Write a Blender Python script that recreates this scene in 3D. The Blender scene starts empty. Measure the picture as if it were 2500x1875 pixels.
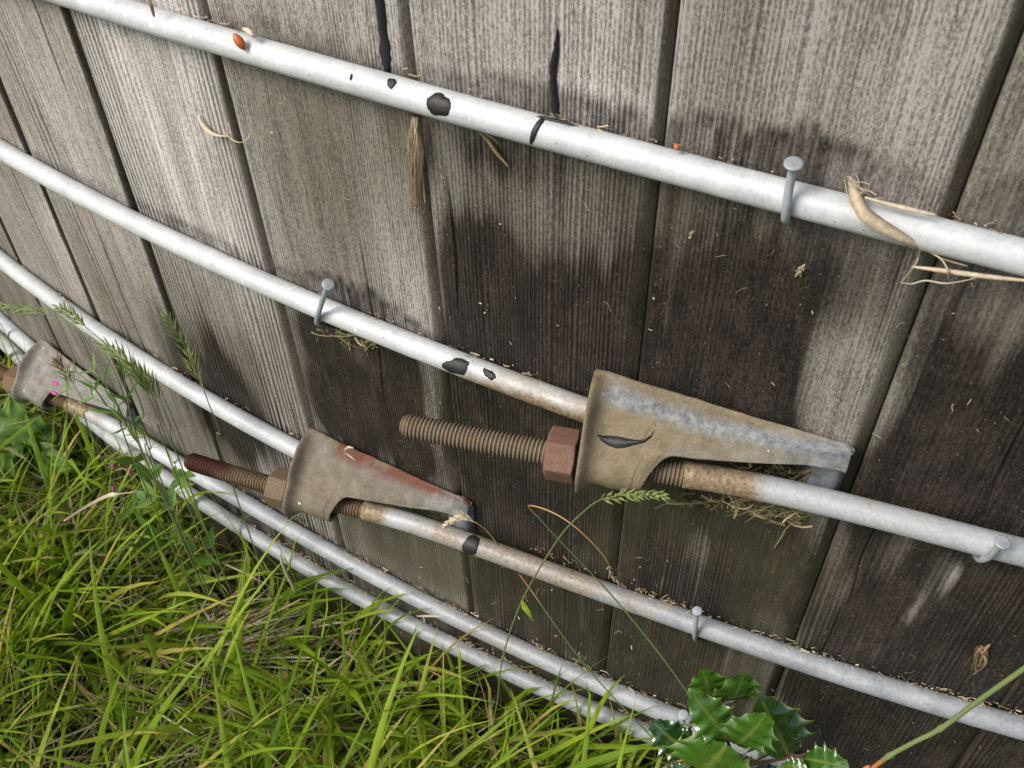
import bpy, math, random
import numpy as np
from mathutils import Vector, Matrix

# ------------------------------------------------------------------ camera, sky, sun, exposure
SC = bpy.context.scene
COL = SC.collection
R = 2.6387            # tank radius (m)
ZG = 0.605            # survey height of the turf below the survey zero: world z = z + ZG
CAM = np.array([0.2781, -0.4084, 0.4172 + ZG])
YAW, PITCH, ROLL = -0.5171, 0.833, -0.0298
FPX = 2566.5          # focal length in pixels of the 2500 px wide photograph

def cam_axes():
    f = np.array([math.sin(YAW)*math.cos(PITCH), math.cos(YAW)*math.cos(PITCH), -math.sin(PITCH)])
    r = np.array([math.cos(YAW), -math.sin(YAW), 0.0])
    u = np.cross(r, f)
    c, s = math.cos(ROLL), math.sin(ROLL)
    return f, c*r + s*u, -s*r + c*u

F_, R_, U_ = cam_axes()
cd = bpy.data.cameras.new('camera')
cam = bpy.data.objects.new('camera', cd)
COL.objects.link(cam)
cam.matrix_world = Matrix(((R_[0], U_[0], -F_[0], CAM[0]), (R_[1], U_[1], -F_[1], CAM[1]),
                           (R_[2], U_[2], -F_[2], CAM[2]), (0, 0, 0, 1)))
cd.sensor_width = 36.0
cd.lens = 36.0*FPX/2500.0
cd.clip_start = 0.02
cd.clip_end = 500.0
cd.dof.use_dof = True
cd.dof.focus_distance = 0.66
cd.dof.aperture_fstop = 26.0
SC.camera = cam

SUN_EL, SUN_AZ = math.radians(48), math.radians(212)   # azimuth: direction the light comes from, clockwise from +Y
world = bpy.data.worlds.new('World')
SC.world = world
world.use_nodes = True
wn = world.node_tree.nodes
sky = wn.new('ShaderNodeTexSky')
sky.sky_type = 'NISHITA'
sky.sun_disc = False
sky.sun_elevation = SUN_EL
sky.sun_rotation = SUN_AZ
sky.dust_density = 4.0
sky.air_density = 1.0
sky.ozone_density = 1.0
bg = wn['Background']
bg.inputs['Strength'].default_value = 0.075
world.node_tree.links.new(sky.outputs['Color'], bg.inputs['Color'])
sd = bpy.data.lights.new('sun', 'SUN')
sd.energy = 1.5
sd.angle = math.radians(24)
sd.color = (1.0, 0.95, 0.87)
sun = bpy.data.objects.new('sun', sd)
COL.objects.link(sun)
sv = Vector((math.sin(SUN_AZ)*math.cos(SUN_EL), math.cos(SUN_AZ)*math.cos(SUN_EL), math.sin(SUN_EL)))
sun.rotation_euler = sv.to_track_quat('Z', 'Y').to_euler()
sun.location = (-2, -4, 5)
SC.view_settings.view_transform = 'Standard'
SC.view_settings.look = 'None'
SC.view_settings.exposure = 1.1
SC.view_settings.gamma = 1.0
SC.view_settings.use_curve_mapping = False

# ------------------------------------------------------------------ helpers
rng = np.random.default_rng(7)
random.seed(7)

def P(s, n, z):
    """point at arc length s along the tank wall, n outside the wall, z survey height"""
    th = s/R
    return np.array([(R+n)*math.sin(th), R-(R+n)*math.cos(th), z+ZG])

def ray(x, y):
    x, y = x*2500/2212, y*2500/2212
    d = F_ + (x-1250)/FPX*R_ - (y-937.5)/FPX*U_
    return d/np.linalg.norm(d)

def px(x, y, n=0.0):
    """where the line of sight through photo point (x, y) meets the surface n outside the wall"""
    d = ray(x, y)
    ox, oy = CAM[0], CAM[1]-R
    a = d[0]**2+d[1]**2
    b = ox*d[0]+oy*d[1]
    c = ox*ox+oy*oy-(R+n)**2
    t = (-b-math.sqrt(max(b*b-a*c, 0)))/a
    return CAM+d*t

def gpx(x, y, h=0.0):
    d = ray(x, y)
    return CAM+d*((h-CAM[2])/d[2])

def sz(p):
    return math.atan2(p[0], R-p[1])*R, math.hypot(p[0], R-p[1])-R, p[2]-ZG

def mesh_obj(name, verts, faces, mat, parent=None, smooth=True, attrs=None):
    me = bpy.data.meshes.new(name)
    me.from_pydata([tuple(map(float, v)) for v in verts] if not isinstance(verts, np.ndarray) else verts.tolist(), [],
                   faces if not isinstance(faces, np.ndarray) else faces.tolist())
    if attrs:
        for k, v in attrs.items():
            a = me.attributes.new(k, 'FLOAT', 'POINT')
            a.data.foreach_set('value', np.asarray(v, dtype=np.float32))
    if smooth:
        me.polygons.foreach_set('use_smooth', [True]*len(me.polygons))
    me.materials.append(mat)
    me.update()
    o = bpy.data.objects.new(name, me)
    COL.objects.link(o)
    if parent is not None:
        o.parent = parent
    return o

def empty(name, loc=(0, 0, 0), rz=0.0):
    o = bpy.data.objects.new(name, None)
    o.empty_display_size = 0.02
    o.location = loc
    o.rotation_euler = (0, 0, rz)
    COL.objects.link(o)
    return o

def tag(o, label=None, cat=None, group=None, kind=None):
    if label: o['label'] = label
    if cat: o['category'] = cat
    if group: o['group'] = group
    if kind: o['kind'] = kind
    return o

class MB:
    """collects vertices and faces of one mesh"""
    def __init__(self):
        self.v, self.f, self.a = [], [], []
    def add(self, v, f, a=None):
        k = len(self.v)
        self.v += [tuple(map(float, q)) for q in v]
        self.f += [tuple(i+k for i in q) for q in f]
        self.a += list(a) if a is not None else [0.5]*len(v)
    def build(self, name, mat, parent=None, smooth=True):
        return mesh_obj(name, self.v, self.f, mat, parent, smooth, {'tint': self.a})

def frames(pts):
    pts = [np.asarray(p, float) for p in pts]
    T = []
    for i in range(len(pts)):
        t = pts[min(i+1, len(pts)-1)]-pts[max(i-1, 0)]
        T.append(t/(np.linalg.norm(t)+1e-12))
    ref = np.array([0, 0, 1.0]) if abs(T[0][2]) < 0.9 else np.array([1.0, 0, 0])
    out = []
    for t in T:
        x = ref-t*(ref@t)
        x /= np.linalg.norm(x)+1e-12
        y = np.cross(t, x)
        out.append((x, y, t))
        ref = x
    return pts, out

def tube(mb, pts, rad, seg=8, tint=0.5, caps=True):
    pts, fr = frames(pts)
    n = len(pts)
    rad = [rad]*n if np.isscalar(rad) else rad
    v = []
    for p, (x, y, t), r in zip(pts, fr, rad):
        for k in range(seg):
            an = 2*math.pi*k/seg
            v.append(p+r*(math.cos(an)*x+math.sin(an)*y))
    f = []
    for i in range(n-1):
        for k in range(seg):
            k2 = (k+1) % seg
            f.append((i*seg+k, i*seg+k2, (i+1)*seg+k2, (i+1)*seg+k))
    if caps:
        f.append(tuple(range(seg-1, -1, -1)))
        f.append(tuple(range((n-1)*seg, n*seg)))
    mb.add(v, f, [tint]*len(v))

def ribbon(mb, pts, width, side, tint=0.5, fold=0.0, thick=0.0):
    """blade along pts; side = sideways direction(s); fold lifts the edges above the mid rib"""
    pts, fr = frames(pts)
    n = len(pts)
    v, f = [], []
    side = np.asarray(side, float)
    for i, (p, (x, y, t)) in enumerate(zip(pts, fr)):
        w = width[i] if not np.isscalar(width) else width
        sd_ = side-t*(side@t)
        sd_ /= np.linalg.norm(sd_)+1e-12
        up = np.cross(sd_, t)
        v += [p-sd_*w/2+up*fold*w, p, p+sd_*w/2+up*fold*w]
    for i in range(n-1):
        a = i*3
        f += [(a, a+1, a+4, a+3), (a+1, a+2, a+5, a+4)]
    mb.add(v, f, [tint]*len(v))

def bez(p0, p1, p2, n=10):
    p0, p1, p2 = map(np.asarray, (p0, p1, p2))
    return [(1-t)**2*p0+2*t*(1-t)*p1+t*t*p2 for t in np.linspace(0, 1, n)]

def spline(pts, n=8):
    """Catmull-Rom through pts"""
    pts = [np.asarray(p, float) for p in pts]
    q = [2*pts[0]-pts[1]]+pts+[2*pts[-1]-pts[-2]]
    out = []
    for i in range(1, len(q)-2):
        for t in np.linspace(0, 1, n, endpoint=False):
            a, b, c, d = q[i-1], q[i], q[i+1], q[i+2]
            out.append(0.5*((2*b)+(c-a)*t+(2*a-5*b+4*c-d)*t*t+(3*b-a-3*c+d)*t**3))
    out.append(pts[-1])
    return out

_ng = {}
def vnoise(x, y, seed=0):
    """smooth value noise in [0,1] on arrays"""
    if seed not in _ng:
        _ng[seed] = np.random.default_rng(1000+seed).random((256, 256))
    g = _ng[seed]
    x = np.asarray(x, float); y = np.asarray(y, float)
    xi = np.floor(x).astype(int); yi = np.floor(y).astype(int)
    fx = x-xi; fy = y-yi
    fx = fx*fx*(3-2*fx); fy = fy*fy*(3-2*fy)
    a = g[xi % 256, yi % 256]; b = g[(xi+1) % 256, yi % 256]
    c = g[xi % 256, (yi+1) % 256]; d = g[(xi+1) % 256, (yi+1) % 256]
    return (a*(1-fx)+b*fx)*(1-fy)+(c*(1-fx)+d*fx)*fy

def sstep(a, b, x):
    t = np.clip((np.asarray(x, float)-a)/(b-a), 0, 1)
    return t*t*(3-2*t)

# ------------------------------------------------------------------ materials
class NT:
    def __init__(self, name):
        self.m = bpy.data.materials.new(name)
        self.m.use_nodes = True
        self.t = self.m.node_tree
        self.b = self.t.nodes['Principled BSDF']
        self.out = self.t.nodes['Material Output']
    def n(self, kind, **kw):
        nd = self.t.nodes.new(kind)
        for k, v in kw.items():
            setattr(nd, k, v)
        return nd
    def l(self, a, b):
        self.t.links.new(a, b)
    def val(self, sock, v):
        if isinstance(v, bpy.types.NodeSocket): self.l(v, sock)
        else: sock.default_value = v
    def math(self, op, a, b=0.0, clamp=False):
        nd = self.n('ShaderNodeMath', operation=op, use_clamp=clamp)
        self.val(nd.inputs[0], a); self.val(nd.inputs[1], b)
        return nd.outputs[0]
    def mix(self, fac, a, b, blend='MIX'):
        nd = self.n('ShaderNodeMix', data_type='RGBA', blend_type=blend)
        self.val(nd.inputs[0], fac)
        for s, c in ((nd.inputs[6], a), (nd.inputs[7], b)):
            if isinstance(c, tuple): s.default_value = (*c, 1)
            else: self.l(c, s)
        return nd.outputs[2]
    def attr(self, name):
        return self.n('ShaderNodeAttribute', attribute_name=name).outputs['Fac']
    def coord(self, scale=(1, 1, 1), obj=True, loc=(0, 0, 0)):
        tc = self.n('ShaderNodeTexCoord')
        mp = self.n('ShaderNodeMapping')
        mp.inputs['Scale'].default_value = scale
        mp.inputs['Location'].default_value = loc
        self.l(tc.outputs['Object'], mp.inputs[0])
        return mp.outputs[0]
    def noise(self, vec, scale=1.0, detail=4.0, rough=0.55, w=None):
        nd = self.n('ShaderNodeTexNoise')
        if w is not None:
            nd.noise_dimensions = '4D'; self.val(nd.inputs['W'], w)
        self.l(vec, nd.inputs['Vector'])
        nd.inputs['Scale'].default_value = scale
        nd.inputs['Detail'].default_value = detail
        nd.inputs['Roughness'].default_value = rough
        return nd.outputs['Fac']
    def vor(self, vec, scale):
        nd = self.n('ShaderNodeTexVoronoi')
        self.l(vec, nd.inputs['Vector']); nd.inputs['Scale'].default_value = scale
        return nd
    def ramp(self, fac, *stops):
        nd = self.n('ShaderNodeValToRGB')
        el = nd.color_ramp.elements
        while len(el) < len(stops): el.new(0.5)
        for e, (p, c) in zip(el, stops):
            e.position = p; e.color = (*c, 1) if isinstance(c, tuple) else (c, c, c, 1)
        self.l(fac, nd.inputs[0])
        return nd.outputs[0]
    def bump(self, h, strength=0.5, dist=0.001, nrm=None):
        nd = self.n('ShaderNodeBump')
        nd.inputs['Strength'].default_value = strength
        nd.inputs['Distance'].default_value = dist
        self.l(h, nd.inputs['Height'])
        if nrm is not None: self.l(nrm, nd.inputs['Normal'])
        return nd.outputs[0]
    def fin(self, col, rough=0.7, nrm=None, metal=None, spec=None):
        self.val(self.b.inputs['Base Color'], (*col, 1) if isinstance(col, tuple) else col)
        self.val(self.b.inputs['Roughness'], rough)
        if nrm is not None: self.l(nrm, self.b.inputs['Normal'])
        if metal is not None: self.val(self.b.inputs['Metallic'], metal)
        if spec is not None: self.b.inputs['Specular IOR Level'].default_value = spec
        return self.m

def mat_wood():
    t = NT('weathered_wood')
    rnd = t.n('ShaderNodeObjectInfo').outputs['Random']
    w = t.math('MULTIPLY', rnd, 40.0)
    fine = t.noise(t.coord((850, 850, 26)), 1, 5, 0.7, w)
    mid = t.noise(t.coord((170, 170, 4)), 1, 5, 0.65, w)
    big = t.noise(t.coord((14, 14, 3.5)), 1, 3, 0.5, w)
    grit = t.noise(t.coord((1000, 1000, 430)), 1, 3, 0.8, w)
    cloud = t.noise(t.coord((55, 55, 26)), 1, 4, 0.6, w)
    ridge, stain_shade, olive, pale = (t.attr(k) for k in ('ridge', 'stain_shade', 'olive', 'pale'))
    grey = t.ramp(big, (0.3, (0.118, 0.104, 0.083)), (0.7, (0.210, 0.194, 0.170)))
    grey = t.mix(pale, grey, (0.40, 0.38, 0.365))
    g1 = t.math('ADD', t.math('MULTIPLY', fine, 0.95), t.math('MULTIPLY', mid, 0.75))
    g1 = t.math('ADD', g1, t.math('MULTIPLY', t.math('SUBTRACT', ridge, 0.5), 0.75))
    g1 = t.math('ADD', g1, t.math('MULTIPLY', t.math('SUBTRACT', grit, 0.5), 1.7))
    shade = t.ramp(g1, (0.30, 0.28), (0.66, 0.70), (1.0, 1.15))
    shade.node.color_ramp.elements[2].color = (1.7, 1.7, 1.7, 1)
    col = t.mix(1.0, grey, shade, 'MULTIPLY')
    # damp black-brown staining and painted arris shade, ragged along the grain
    rag = t.math('ADD', t.math('MULTIPLY', t.math('SUBTRACT', mid, 0.5), 0.55), t.math('MULTIPLY', t.math('SUBTRACT', fine, 0.5), 0.6))
    rag = t.math('ADD', rag, t.math('MULTIPLY', t.math('SUBTRACT', ridge, 0.5), -0.45))
    st = t.math('ADD', stain_shade, t.math('MULTIPLY', rag, t.ramp(stain_shade, (0.0, 0.0), (0.25, 1.0), (0.8, 0.8), (1.0, 0.35))))
    st = t.ramp(st, (0.05, 0.0), (0.80, 1.0))
    lit = t.math('ADD', t.math('MULTIPLY', grit, 0.75), t.math('ADD', t.math('MULTIPLY', t.math('SUBTRACT', ridge, 0.5), 0.42), t.math('MULTIPLY', t.math('SUBTRACT', fine, 0.5), 0.35)))
    lit = t.math('ADD', lit, t.math('MULTIPLY', t.math('SUBTRACT', cloud, 0.5), 0.55))
    dark = t.mix(t.ramp(lit, (0.30, 0.0), (0.66, 1.0)), (0.0045, 0.0034, 0.0028), (0.074, 0.056, 0.042))
    col = t.mix(t.math('MULTIPLY', st, 0.95), col, dark)
    ol = t.mix(fine, (0.030, 0.030, 0.014), (0.105, 0.098, 0.052))
    col = t.mix(t.math('MULTIPLY', olive, t.ramp(mid, (0.3, 0.55), (0.7, 1.0))), col, ol)
    # pale crumbs of lichen and splinters
    vo = t.vor(t.coord((1, 1, 0.55)), 260)
    sp = t.math('MULTIPLY', t.math('LESS_THAN', vo.outputs['Distance'], 0.13), t.math('GREATER_THAN', grit, 0.56))
    col = t.mix(t.math('MULTIPLY', sp, 0.6), col, (0.34, 0.31, 0.26))
    h = t.math('ADD', t.math('MULTIPLY', fine, 0.6), t.math('MULTIPLY', grit, 0.5))
    h = t.math('ADD', h, t.math('MULTIPLY', mid, 0.5))
    return t.fin(col, t.ramp(st, (0, 0.85), (1, 0.62)), t.bump(h, 0.75, 0.0013), spec=0.28)

def mat_zinc(name='galvanized_steel', base=(0.57, 0.60, 0.605), low=(0.41, 0.435, 0.45)):
    t = NT(name)
    c = t.coord((1, 1, 1))
    n1 = t.noise(c, 55, 5, 0.6); n2 = t.noise(c, 420, 3, 0.6); n3 = t.noise(c, 18, 3, 0.5)
    col = t.ramp(t.math('ADD', t.math('MULTIPLY', n1, 0.6), t.math('MULTIPLY', n2, 0.4)), (0.33, low), (0.62, base))
    col = t.mix(t.ramp(n3, (0.48, 0.0), (0.70, 0.45)), col, (0.36, 0.365, 0.36))
    vo = t.vor(c, 210)
    pit = t.math('MULTIPLY', t.math('LESS_THAN', vo.outputs['Distance'], 0.10), t.math('GREATER_THAN', n3, 0.53))
    col = t.mix(t.math('MULTIPLY', pit, 0.75), col, (0.06, 0.05, 0.04))
    wh = t.math('GREATER_THAN', t.noise(c, 130, 2, 0.5), 0.70)
    col = t.mix(t.math('MULTIPLY', wh, 0.6), col, (0.78, 0.78, 0.76))
    col = t.mix(t.math('MULTIPLY', t.attr('rod_shade'), 1.0), col, t.ramp(t.math('ADD', t.math('MULTIPLY', n1, 0.6), t.math('MULTIPLY', n2, 0.4)), (0.35, (0.19, 0.21, 0.23)), (0.62, (0.345, 0.365, 0.385))))  # painted shade mixed into the zinc colour
    ru = t.attr('rust')
    rf = t.math('ADD', ru, t.math('MULTIPLY', t.math('SUBTRACT', n1, 0.5), 1.1))
    rf = t.math('MULTIPLY', t.ramp(rf, (0.2, 0.0), (0.8, 1.0)), t.ramp(ru, (0.0, 0.0), (0.25, 1.0)))
    rcol = t.ramp(n2, (0.3, (0.115, 0.075, 0.040)), (0.5, (0.22, 0.165, 0.10)), (0.7, (0.30, 0.25, 0.17)))
    col = t.mix(rf, col, rcol)
    h = t.math('ADD', n2, t.math('MULTIPLY', n1, 0.8))
    return t.fin(col, t.ramp(n1, (0.3, 0.42), (0.7, 0.6)), t.bump(h, 0.3, 0.0006), 0.12, 0.4)

def mat_cast(name, rust_edge=(0.22, 0.06, 0.022), tan=(0.190, 0.152, 0.088), amount=0.66):
    t = NT(name)
    c = t.coord((1, 1, 1))
    n1 = t.noise(c, 26, 4, 0.55); n2 = t.noise(c, 520, 4, 0.65); n3 = t.noise(c, 110, 4, 0.6)
    grey = t.ramp(n3, (0.35, (0.17, 0.178, 0.185)), (0.65, (0.285, 0.295, 0.30)))
    tanc = t.mix(n2, tuple(x*0.72 for x in tan), tuple(min(1, x*1.25) for x in tan))
    ru, ed = t.attr('rust'), t.attr('edge')
    f = t.ramp(t.math('ADD', ru, t.math('MULTIPLY', t.math('SUBTRACT', n1, 0.5), 1.0)), (0.25, 0.0), (0.75, 1.0))
    col = t.mix(t.math('MULTIPLY', f, amount+0.3), grey, tanc)
    ef = t.math('MULTIPLY', t.ramp(ed, (0.1, 0.0), (0.5, 1.0)), t.ramp(n1, (0.40, 0.0), (0.52, 1.0)))
    col = t.mix(ef, col, t.mix(n2, tuple(x*0.6 for x in rust_edge), rust_edge))
    # lichen rings and specks
    vo = t.vor(c, 95)
    d = vo.outputs['Distance']
    keep = t.math('GREATER_THAN', t.n('ShaderNodeSeparateColor').outputs[0], 2.0)
    sc = t.n('ShaderNodeSeparateColor'); t.l(vo.outputs['Color'], sc.inputs[0])
    keep = t.math('GREATER_THAN', sc.outputs[0], 0.80)
    size = t.math('ADD', t.math('MULTIPLY', sc.outputs[1], 0.10), 0.06)
    ring = t.math('MULTIPLY', t.math('LESS_THAN', d, size), t.math('GREATER_THAN', d, t.math('MULTIPLY', size, t.math('MULTIPLY', sc.outputs[2], 0.8))))
    col = t.mix(t.math('MULTIPLY', t.math('MULTIPLY', ring, keep), 0.9), col, (0.72, 0.70, 0.66))
    rough_zone = t.attr('crust')
    gr = t.noise(c, 900, 2, 0.7)
    col = t.mix(1.0, col, t.ramp(t.math('ADD', t.math('MULTIPLY', gr, 0.6), t.math('MULTIPLY', n3, 0.4)), (0.35, 0.62), (0.65, 1.12)), 'MULTIPLY')
    col = t.mix(t.math('MULTIPLY', rough_zone, 0.75), col, t.ramp(t.noise(c, 230, 4, 0.6), (0.38, (0.085, 0.098, 0.105)), (0.62, (0.26, 0.275, 0.285))))
    hv = t.noise(c, 170, 4, 0.6)
    h = t.math('ADD', t.math('MULTIPLY', n2, 0.35), t.math('MULTIPLY', t.math('MULTIPLY', hv, rough_zone), 3.0))
    return t.fin(col, 0.68, t.bump(h, 0.55, 0.0016), 0.05, 0.35)

def mat_rust(name, a=(0.085, 0.055, 0.028), b=(0.24, 0.165, 0.085), tip=None):
    t = NT(name)
    c = t.coord((1, 1, 1))
    n1 = t.noise(c, 60, 4, 0.6); n2 = t.noise(c, 600, 3, 0.6)
    rg = t.attr('ridge')
    col = t.ramp(t.math('ADD', t.math('MULTIPLY', n2, 0.6), t.math('MULTIPLY', rg, 0.35)), (0.28, a), (0.75, b))
    col = t.mix(t.ramp(n1, (0.55, 0.0), (0.75, 0.5)), col, (0.17, 0.065, 0.028))
    if tip:
        col = t.mix(t.attr('tip'), col, tip)
    return t.fin(col, 0.7, t.bump(n2, 0.5, 0.0005), 0.1, 0.35)

def mat_plain(name, col, rough=0.6, var=0.3, scale=200, bump=0.2, spec=0.4):
    t = NT(name)
    n1 = t.noise(t.coord(), scale, 4, 0.6)
    c = t.mix(n1, tuple(x*(1-var) for x in col), tuple(min(1, x*(1+var)) for x in col))
    return t.fin(c, rough, t.bump(n1, bump, 0.0006), spec=spec)

def mat_leaf(name, stops, trans=0.35, rough=0.5, scale=60, vary=0.25):
    """foliage: colour from the 'tint' attribute, part of the light passes through"""
    t = NT(name)
    n1 = t.noise(t.coord(), scale, 3, 0.6)
    tint = t.math('ADD', t.attr('tint'), t.math('MULTIPLY', t.math('SUBTRACT', n1, 0.5), vary))
    col = t.ramp(tint, *stops)
    t.fin(col, rough, None, None, 0.35)
    tr = t.n('ShaderNodeBsdfTranslucent')
    t.l(t.mix(1.0, col, (1.25, 1.2, 0.7), 'MULTIPLY'), tr.inputs[0])
    ms = t.n('ShaderNodeMixShader'); ms.inputs[0].default_value = trans
    t.l(t.b.outputs[0], ms.inputs[1]); t.l(tr.outputs[0], ms.inputs[2]); t.l(ms.outputs[0], t.out.inputs['Surface'])
    return t.m

M_WOOD = mat_wood()
M_ZINC = mat_zinc()
M_NAIL = mat_zinc('galvanized_nail', (0.40, 0.435, 0.47), (0.20, 0.22, 0.24))
M_FOOT = mat_zinc('zinc_foot', (0.17, 0.185, 0.20), (0.07, 0.08, 0.09))
M_LUG = [mat_cast('cast_lug_tan'), mat_cast('cast_lug_rusty', (0.155, 0.055, 0.026), (0.165, 0.132, 0.085), 0.58),
         mat_cast('cast_lug_grey', (0.20, 0.13, 0.07), (0.20, 0.165, 0.115), 0.30)]
M_THREAD = [mat_rust('rusty_thread', (0.065, 0.050, 0.032), (0.215, 0.172, 0.112)),
            mat_rust('rusty_thread_red', (0.055, 0.038, 0.022), (0.19, 0.135, 0.075), (0.060, 0.012, 0.010)),
            mat_rust('rusty_thread_brown', (0.055, 0.035, 0.018), (0.19, 0.13, 0.065))]
M_NUT = [mat_rust('rusty_nut', (0.095, 0.042, 0.028), (0.225, 0.135, 0.095)), mat_rust('rusty_nut_dark', (0.085, 0.06, 0.036), (0.185, 0.135, 0.085)),
         mat_rust('rusty_nut_brown', (0.10, 0.06, 0.038), (0.20, 0.13, 0.08))]
M_TAR = mat_plain('black_tar', (0.012, 0.012, 0.013), 0.55, 0.4, 300, 0.5, 0.45)
M_STRAW = mat_leaf('dry_straw', [(0.0, (0.12, 0.070, 0.035)), (0.5, (0.34, 0.245, 0.14)), (1.0, (0.62, 0.55, 0.42))], 0.15, 0.6, 320, 0.9)
M_GRASS = mat_leaf('grass_blades', [(0.0, (0.055, 0.11, 0.010)), (0.35, (0.138, 0.245, 0.014)), (0.7, (0.272, 0.415, 0.026)), (0.90, (0.40, 0.49, 0.06)), (1.0, (0.50, 0.38, 0.12))], 0.5, 0.5, 40)
M_SEED = mat_leaf('green_seed_head', [(0.0, (0.07, 0.12, 0.025)), (0.5, (0.20, 0.27, 0.07)), (1.0, (0.40, 0.42, 0.18))], 0.3, 0.6, 200)
M_WEED = mat_leaf('weed_leaf', [(0.0, (0.04, 0.10, 0.02)), (0.5, (0.09, 0.19, 0.035)), (1.0, (0.18, 0.30, 0.06))], 0.3, 0.45, 90)
M_STEM = mat_leaf('thin_stem', [(0.0, (0.07, 0.12, 0.03)), (0.5, (0.16, 0.22, 0.085)), (0.75, (0.36, 0.13, 0.04)), (1.0, (0.52, 0.36, 0.15))], 0.05, 0.5, 60)
M_MOSS = mat_leaf('dry_moss', [(0.0, (0.05, 0.045, 0.02)), (0.5, (0.17, 0.145, 0.065)), (1.0, (0.42, 0.38, 0.22))], 0.1, 0.7, 200)
M_PINK = mat_plain('pink_bud', (0.46, 0.06, 0.24), 0.5, 0.3, 300)
M_ORANGE = mat_plain('orange_husk', (0.42, 0.12, 0.025), 0.4, 0.4, 300)

def mat_soil():
    t = NT('turf_soil')
    c = t.coord()
    n1 = t.noise(c, 60, 6, 0.65); n2 = t.noise(c, 6, 4, 0.6)
    col = t.ramp(n1, (0.3, (0.035, 0.027, 0.014)), (0.6, (0.10, 0.078, 0.042)), (0.8, (0.16, 0.13, 0.07)))
    col = t.mix(t.ramp(n2, (0.4, 0.0), (0.7, 0.45)), col, (0.04, 0.06, 0.012))
    return t.fin(col, 0.95, t.bump(n1, 0.8, 0.01), spec=0.15)
M_SOIL = mat_soil()

def mat_holly():
    t = NT('holly_leaf')
    c = t.coord()
    n1 = t.noise(c, 140, 3, 0.5); n2 = t.noise(c, 30, 2, 0.5)
    vein = t.attr('vein')
    tint = t.attr('tint')
    col = t.mix(tint, (0.005, 0.030, 0.008), (0.050, 0.130, 0.012))
    col = t.mix(t.math('MULTIPLY', n2, 0.4), col, (0.03, 0.085, 0.012))
    col = t.mix(vein, col, (0.20, 0.24, 0.055))
    return t.fin(col, t.ramp(n1, (0.3, 0.06), (0.7, 0.14)), t.bump(n1, 0.5, 0.0016), spec=1.0)
M_HOLLY = mat_holly()

# ------------------------------------------------------------------ ground
def build_ground():
    m = MB()
    # fine patch by the tank, then rings out to the horizon
    xs = np.concatenate([[-260, -60, -15, -5], np.linspace(-2.0, 1.4, 69), [3, 6, 15, 60, 260]])
    ys = np.concatenate([[-260, -60, -15, -5, -2], np.linspace(-1.2, 1.2, 49), [3, 6, 15, 60, 260]])
    v, f = [], []
    for y in ys:
        for x in xs:
            near = math.exp(-((x+0.3)/1.6)**2-((y+0.1)/1.2)**2)
            v.append((x, y, near*(0.03*float(vnoise(x*6+50, y*6+50, 3))-0.015)))
    nx = len(xs)
    for j in range(len(ys)-1):
        for i in range(nx-1):
            a = j*nx+i
            f.append((a, a+1, a+nx+1, a+nx))
    m.add(v, f)
    tag(m.build('ground', M_SOIL), 'earth and turf at the foot of the wooden tank', 'ground', kind='structure')
build_ground()

# ------------------------------------------------------------------ hoop heights, seams
HZ = {'A': (-0.0904, 0.0134, 0.1097), 'B': (-0.0242, -0.0026, -0.0887), 'C': (0.020, 0.0015, -0.2890),
      'D': (-0.0395, -0.0167, -0.4426), 'E': (-0.0187, 0.0138, -0.5007)}
RR = 0.0082
def hz(k, s):
    s = (s+math.pi*R) % (2*math.pi*R)-math.pi*R
    s = max(-0.9, min(0.5, s))
    a, b, c = HZ[k]
    return a*s*s+b*s+c

SEAM = {-1: (0.045, -0.5463), 0: (0.0303, -0.4213), 1: (0.0169, -0.2890), 2: (-0.0047, -0.1496), 3: (-0.0102, -0.0060),
        4: (0.0066, 0.1318), 5: (0.0051, 0.2705), -2: (0.03, -0.683), -3: (0.02, -0.822), -4: (0.01, -0.961), -5: (0, -1.100), -6: (0, -1.240),
        6: (0.0, 0.412), 7: (0.0, 0.552), 8: (0, 0.692)}

# ------------------------------------------------------------------ staining of the wood, in metres on the wall
# (s0, s1, z0, z1, strength, soft_s, soft_z)
STAIN = [
 (0.000, 0.131, -0.200, 0.010, 1.35, 0.012, 0.026), (0.135, 0.232, -0.180, 0.026, 1.25, 0.020, 0.030),
 (0.000, 0.131, 0.020, 0.100, 0.34, 0.015, 0.020), (0.135, 0.268, 0.020, 0.100, 0.62, 0.015, 0.020), (0.015, 0.085, 0.080, 0.104, 0.45, 0.015, 0.012),
 (0.272, 0.460, -0.100, 0.090, 0.58, 0.010, 0.030), (0.272, 0.600, -0.300, -0.010, 0.72, 0.010, 0.050),
 (-0.315, -0.215, -0.345, -0.215, 1.2, 0.030, 0.045), (-0.146, -0.015, -0.260, -0.100, 1.05, 0.012, 0.020),
 (-0.004, 0.131, -0.285, -0.170, 1.05, 0.008, 0.030), (0.135, 0.268, -0.285, -0.150, 0.82, 0.010, 0.030),
 (0.360, 0.460, -0.260, -0.170, 1.0, 0.030, 0.030), (0.280, 0.600, -0.600, -0.290, 1.25, 0.020, 0.030),
 (-0.004, 0.260, -0.440, -0.290, 1.0, 0.010, 0.020), (-0.146, -0.010, -0.420, -0.290, 0.30, 0.010, 0.020),
 (-0.020, 0.300, -0.610, -0.450, 0.85, 0.020, 0.020), (-0.400, -0.010, -0.610, -0.455, 0.50, 0.020, 0.020),
 (-0.290, -0.150, -0.450, -0.330, 0.25, 0.02, 0.03), (-0.80, -0.28, -0.46, -0.34, 0.22, 0.05, 0.03),
]
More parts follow.
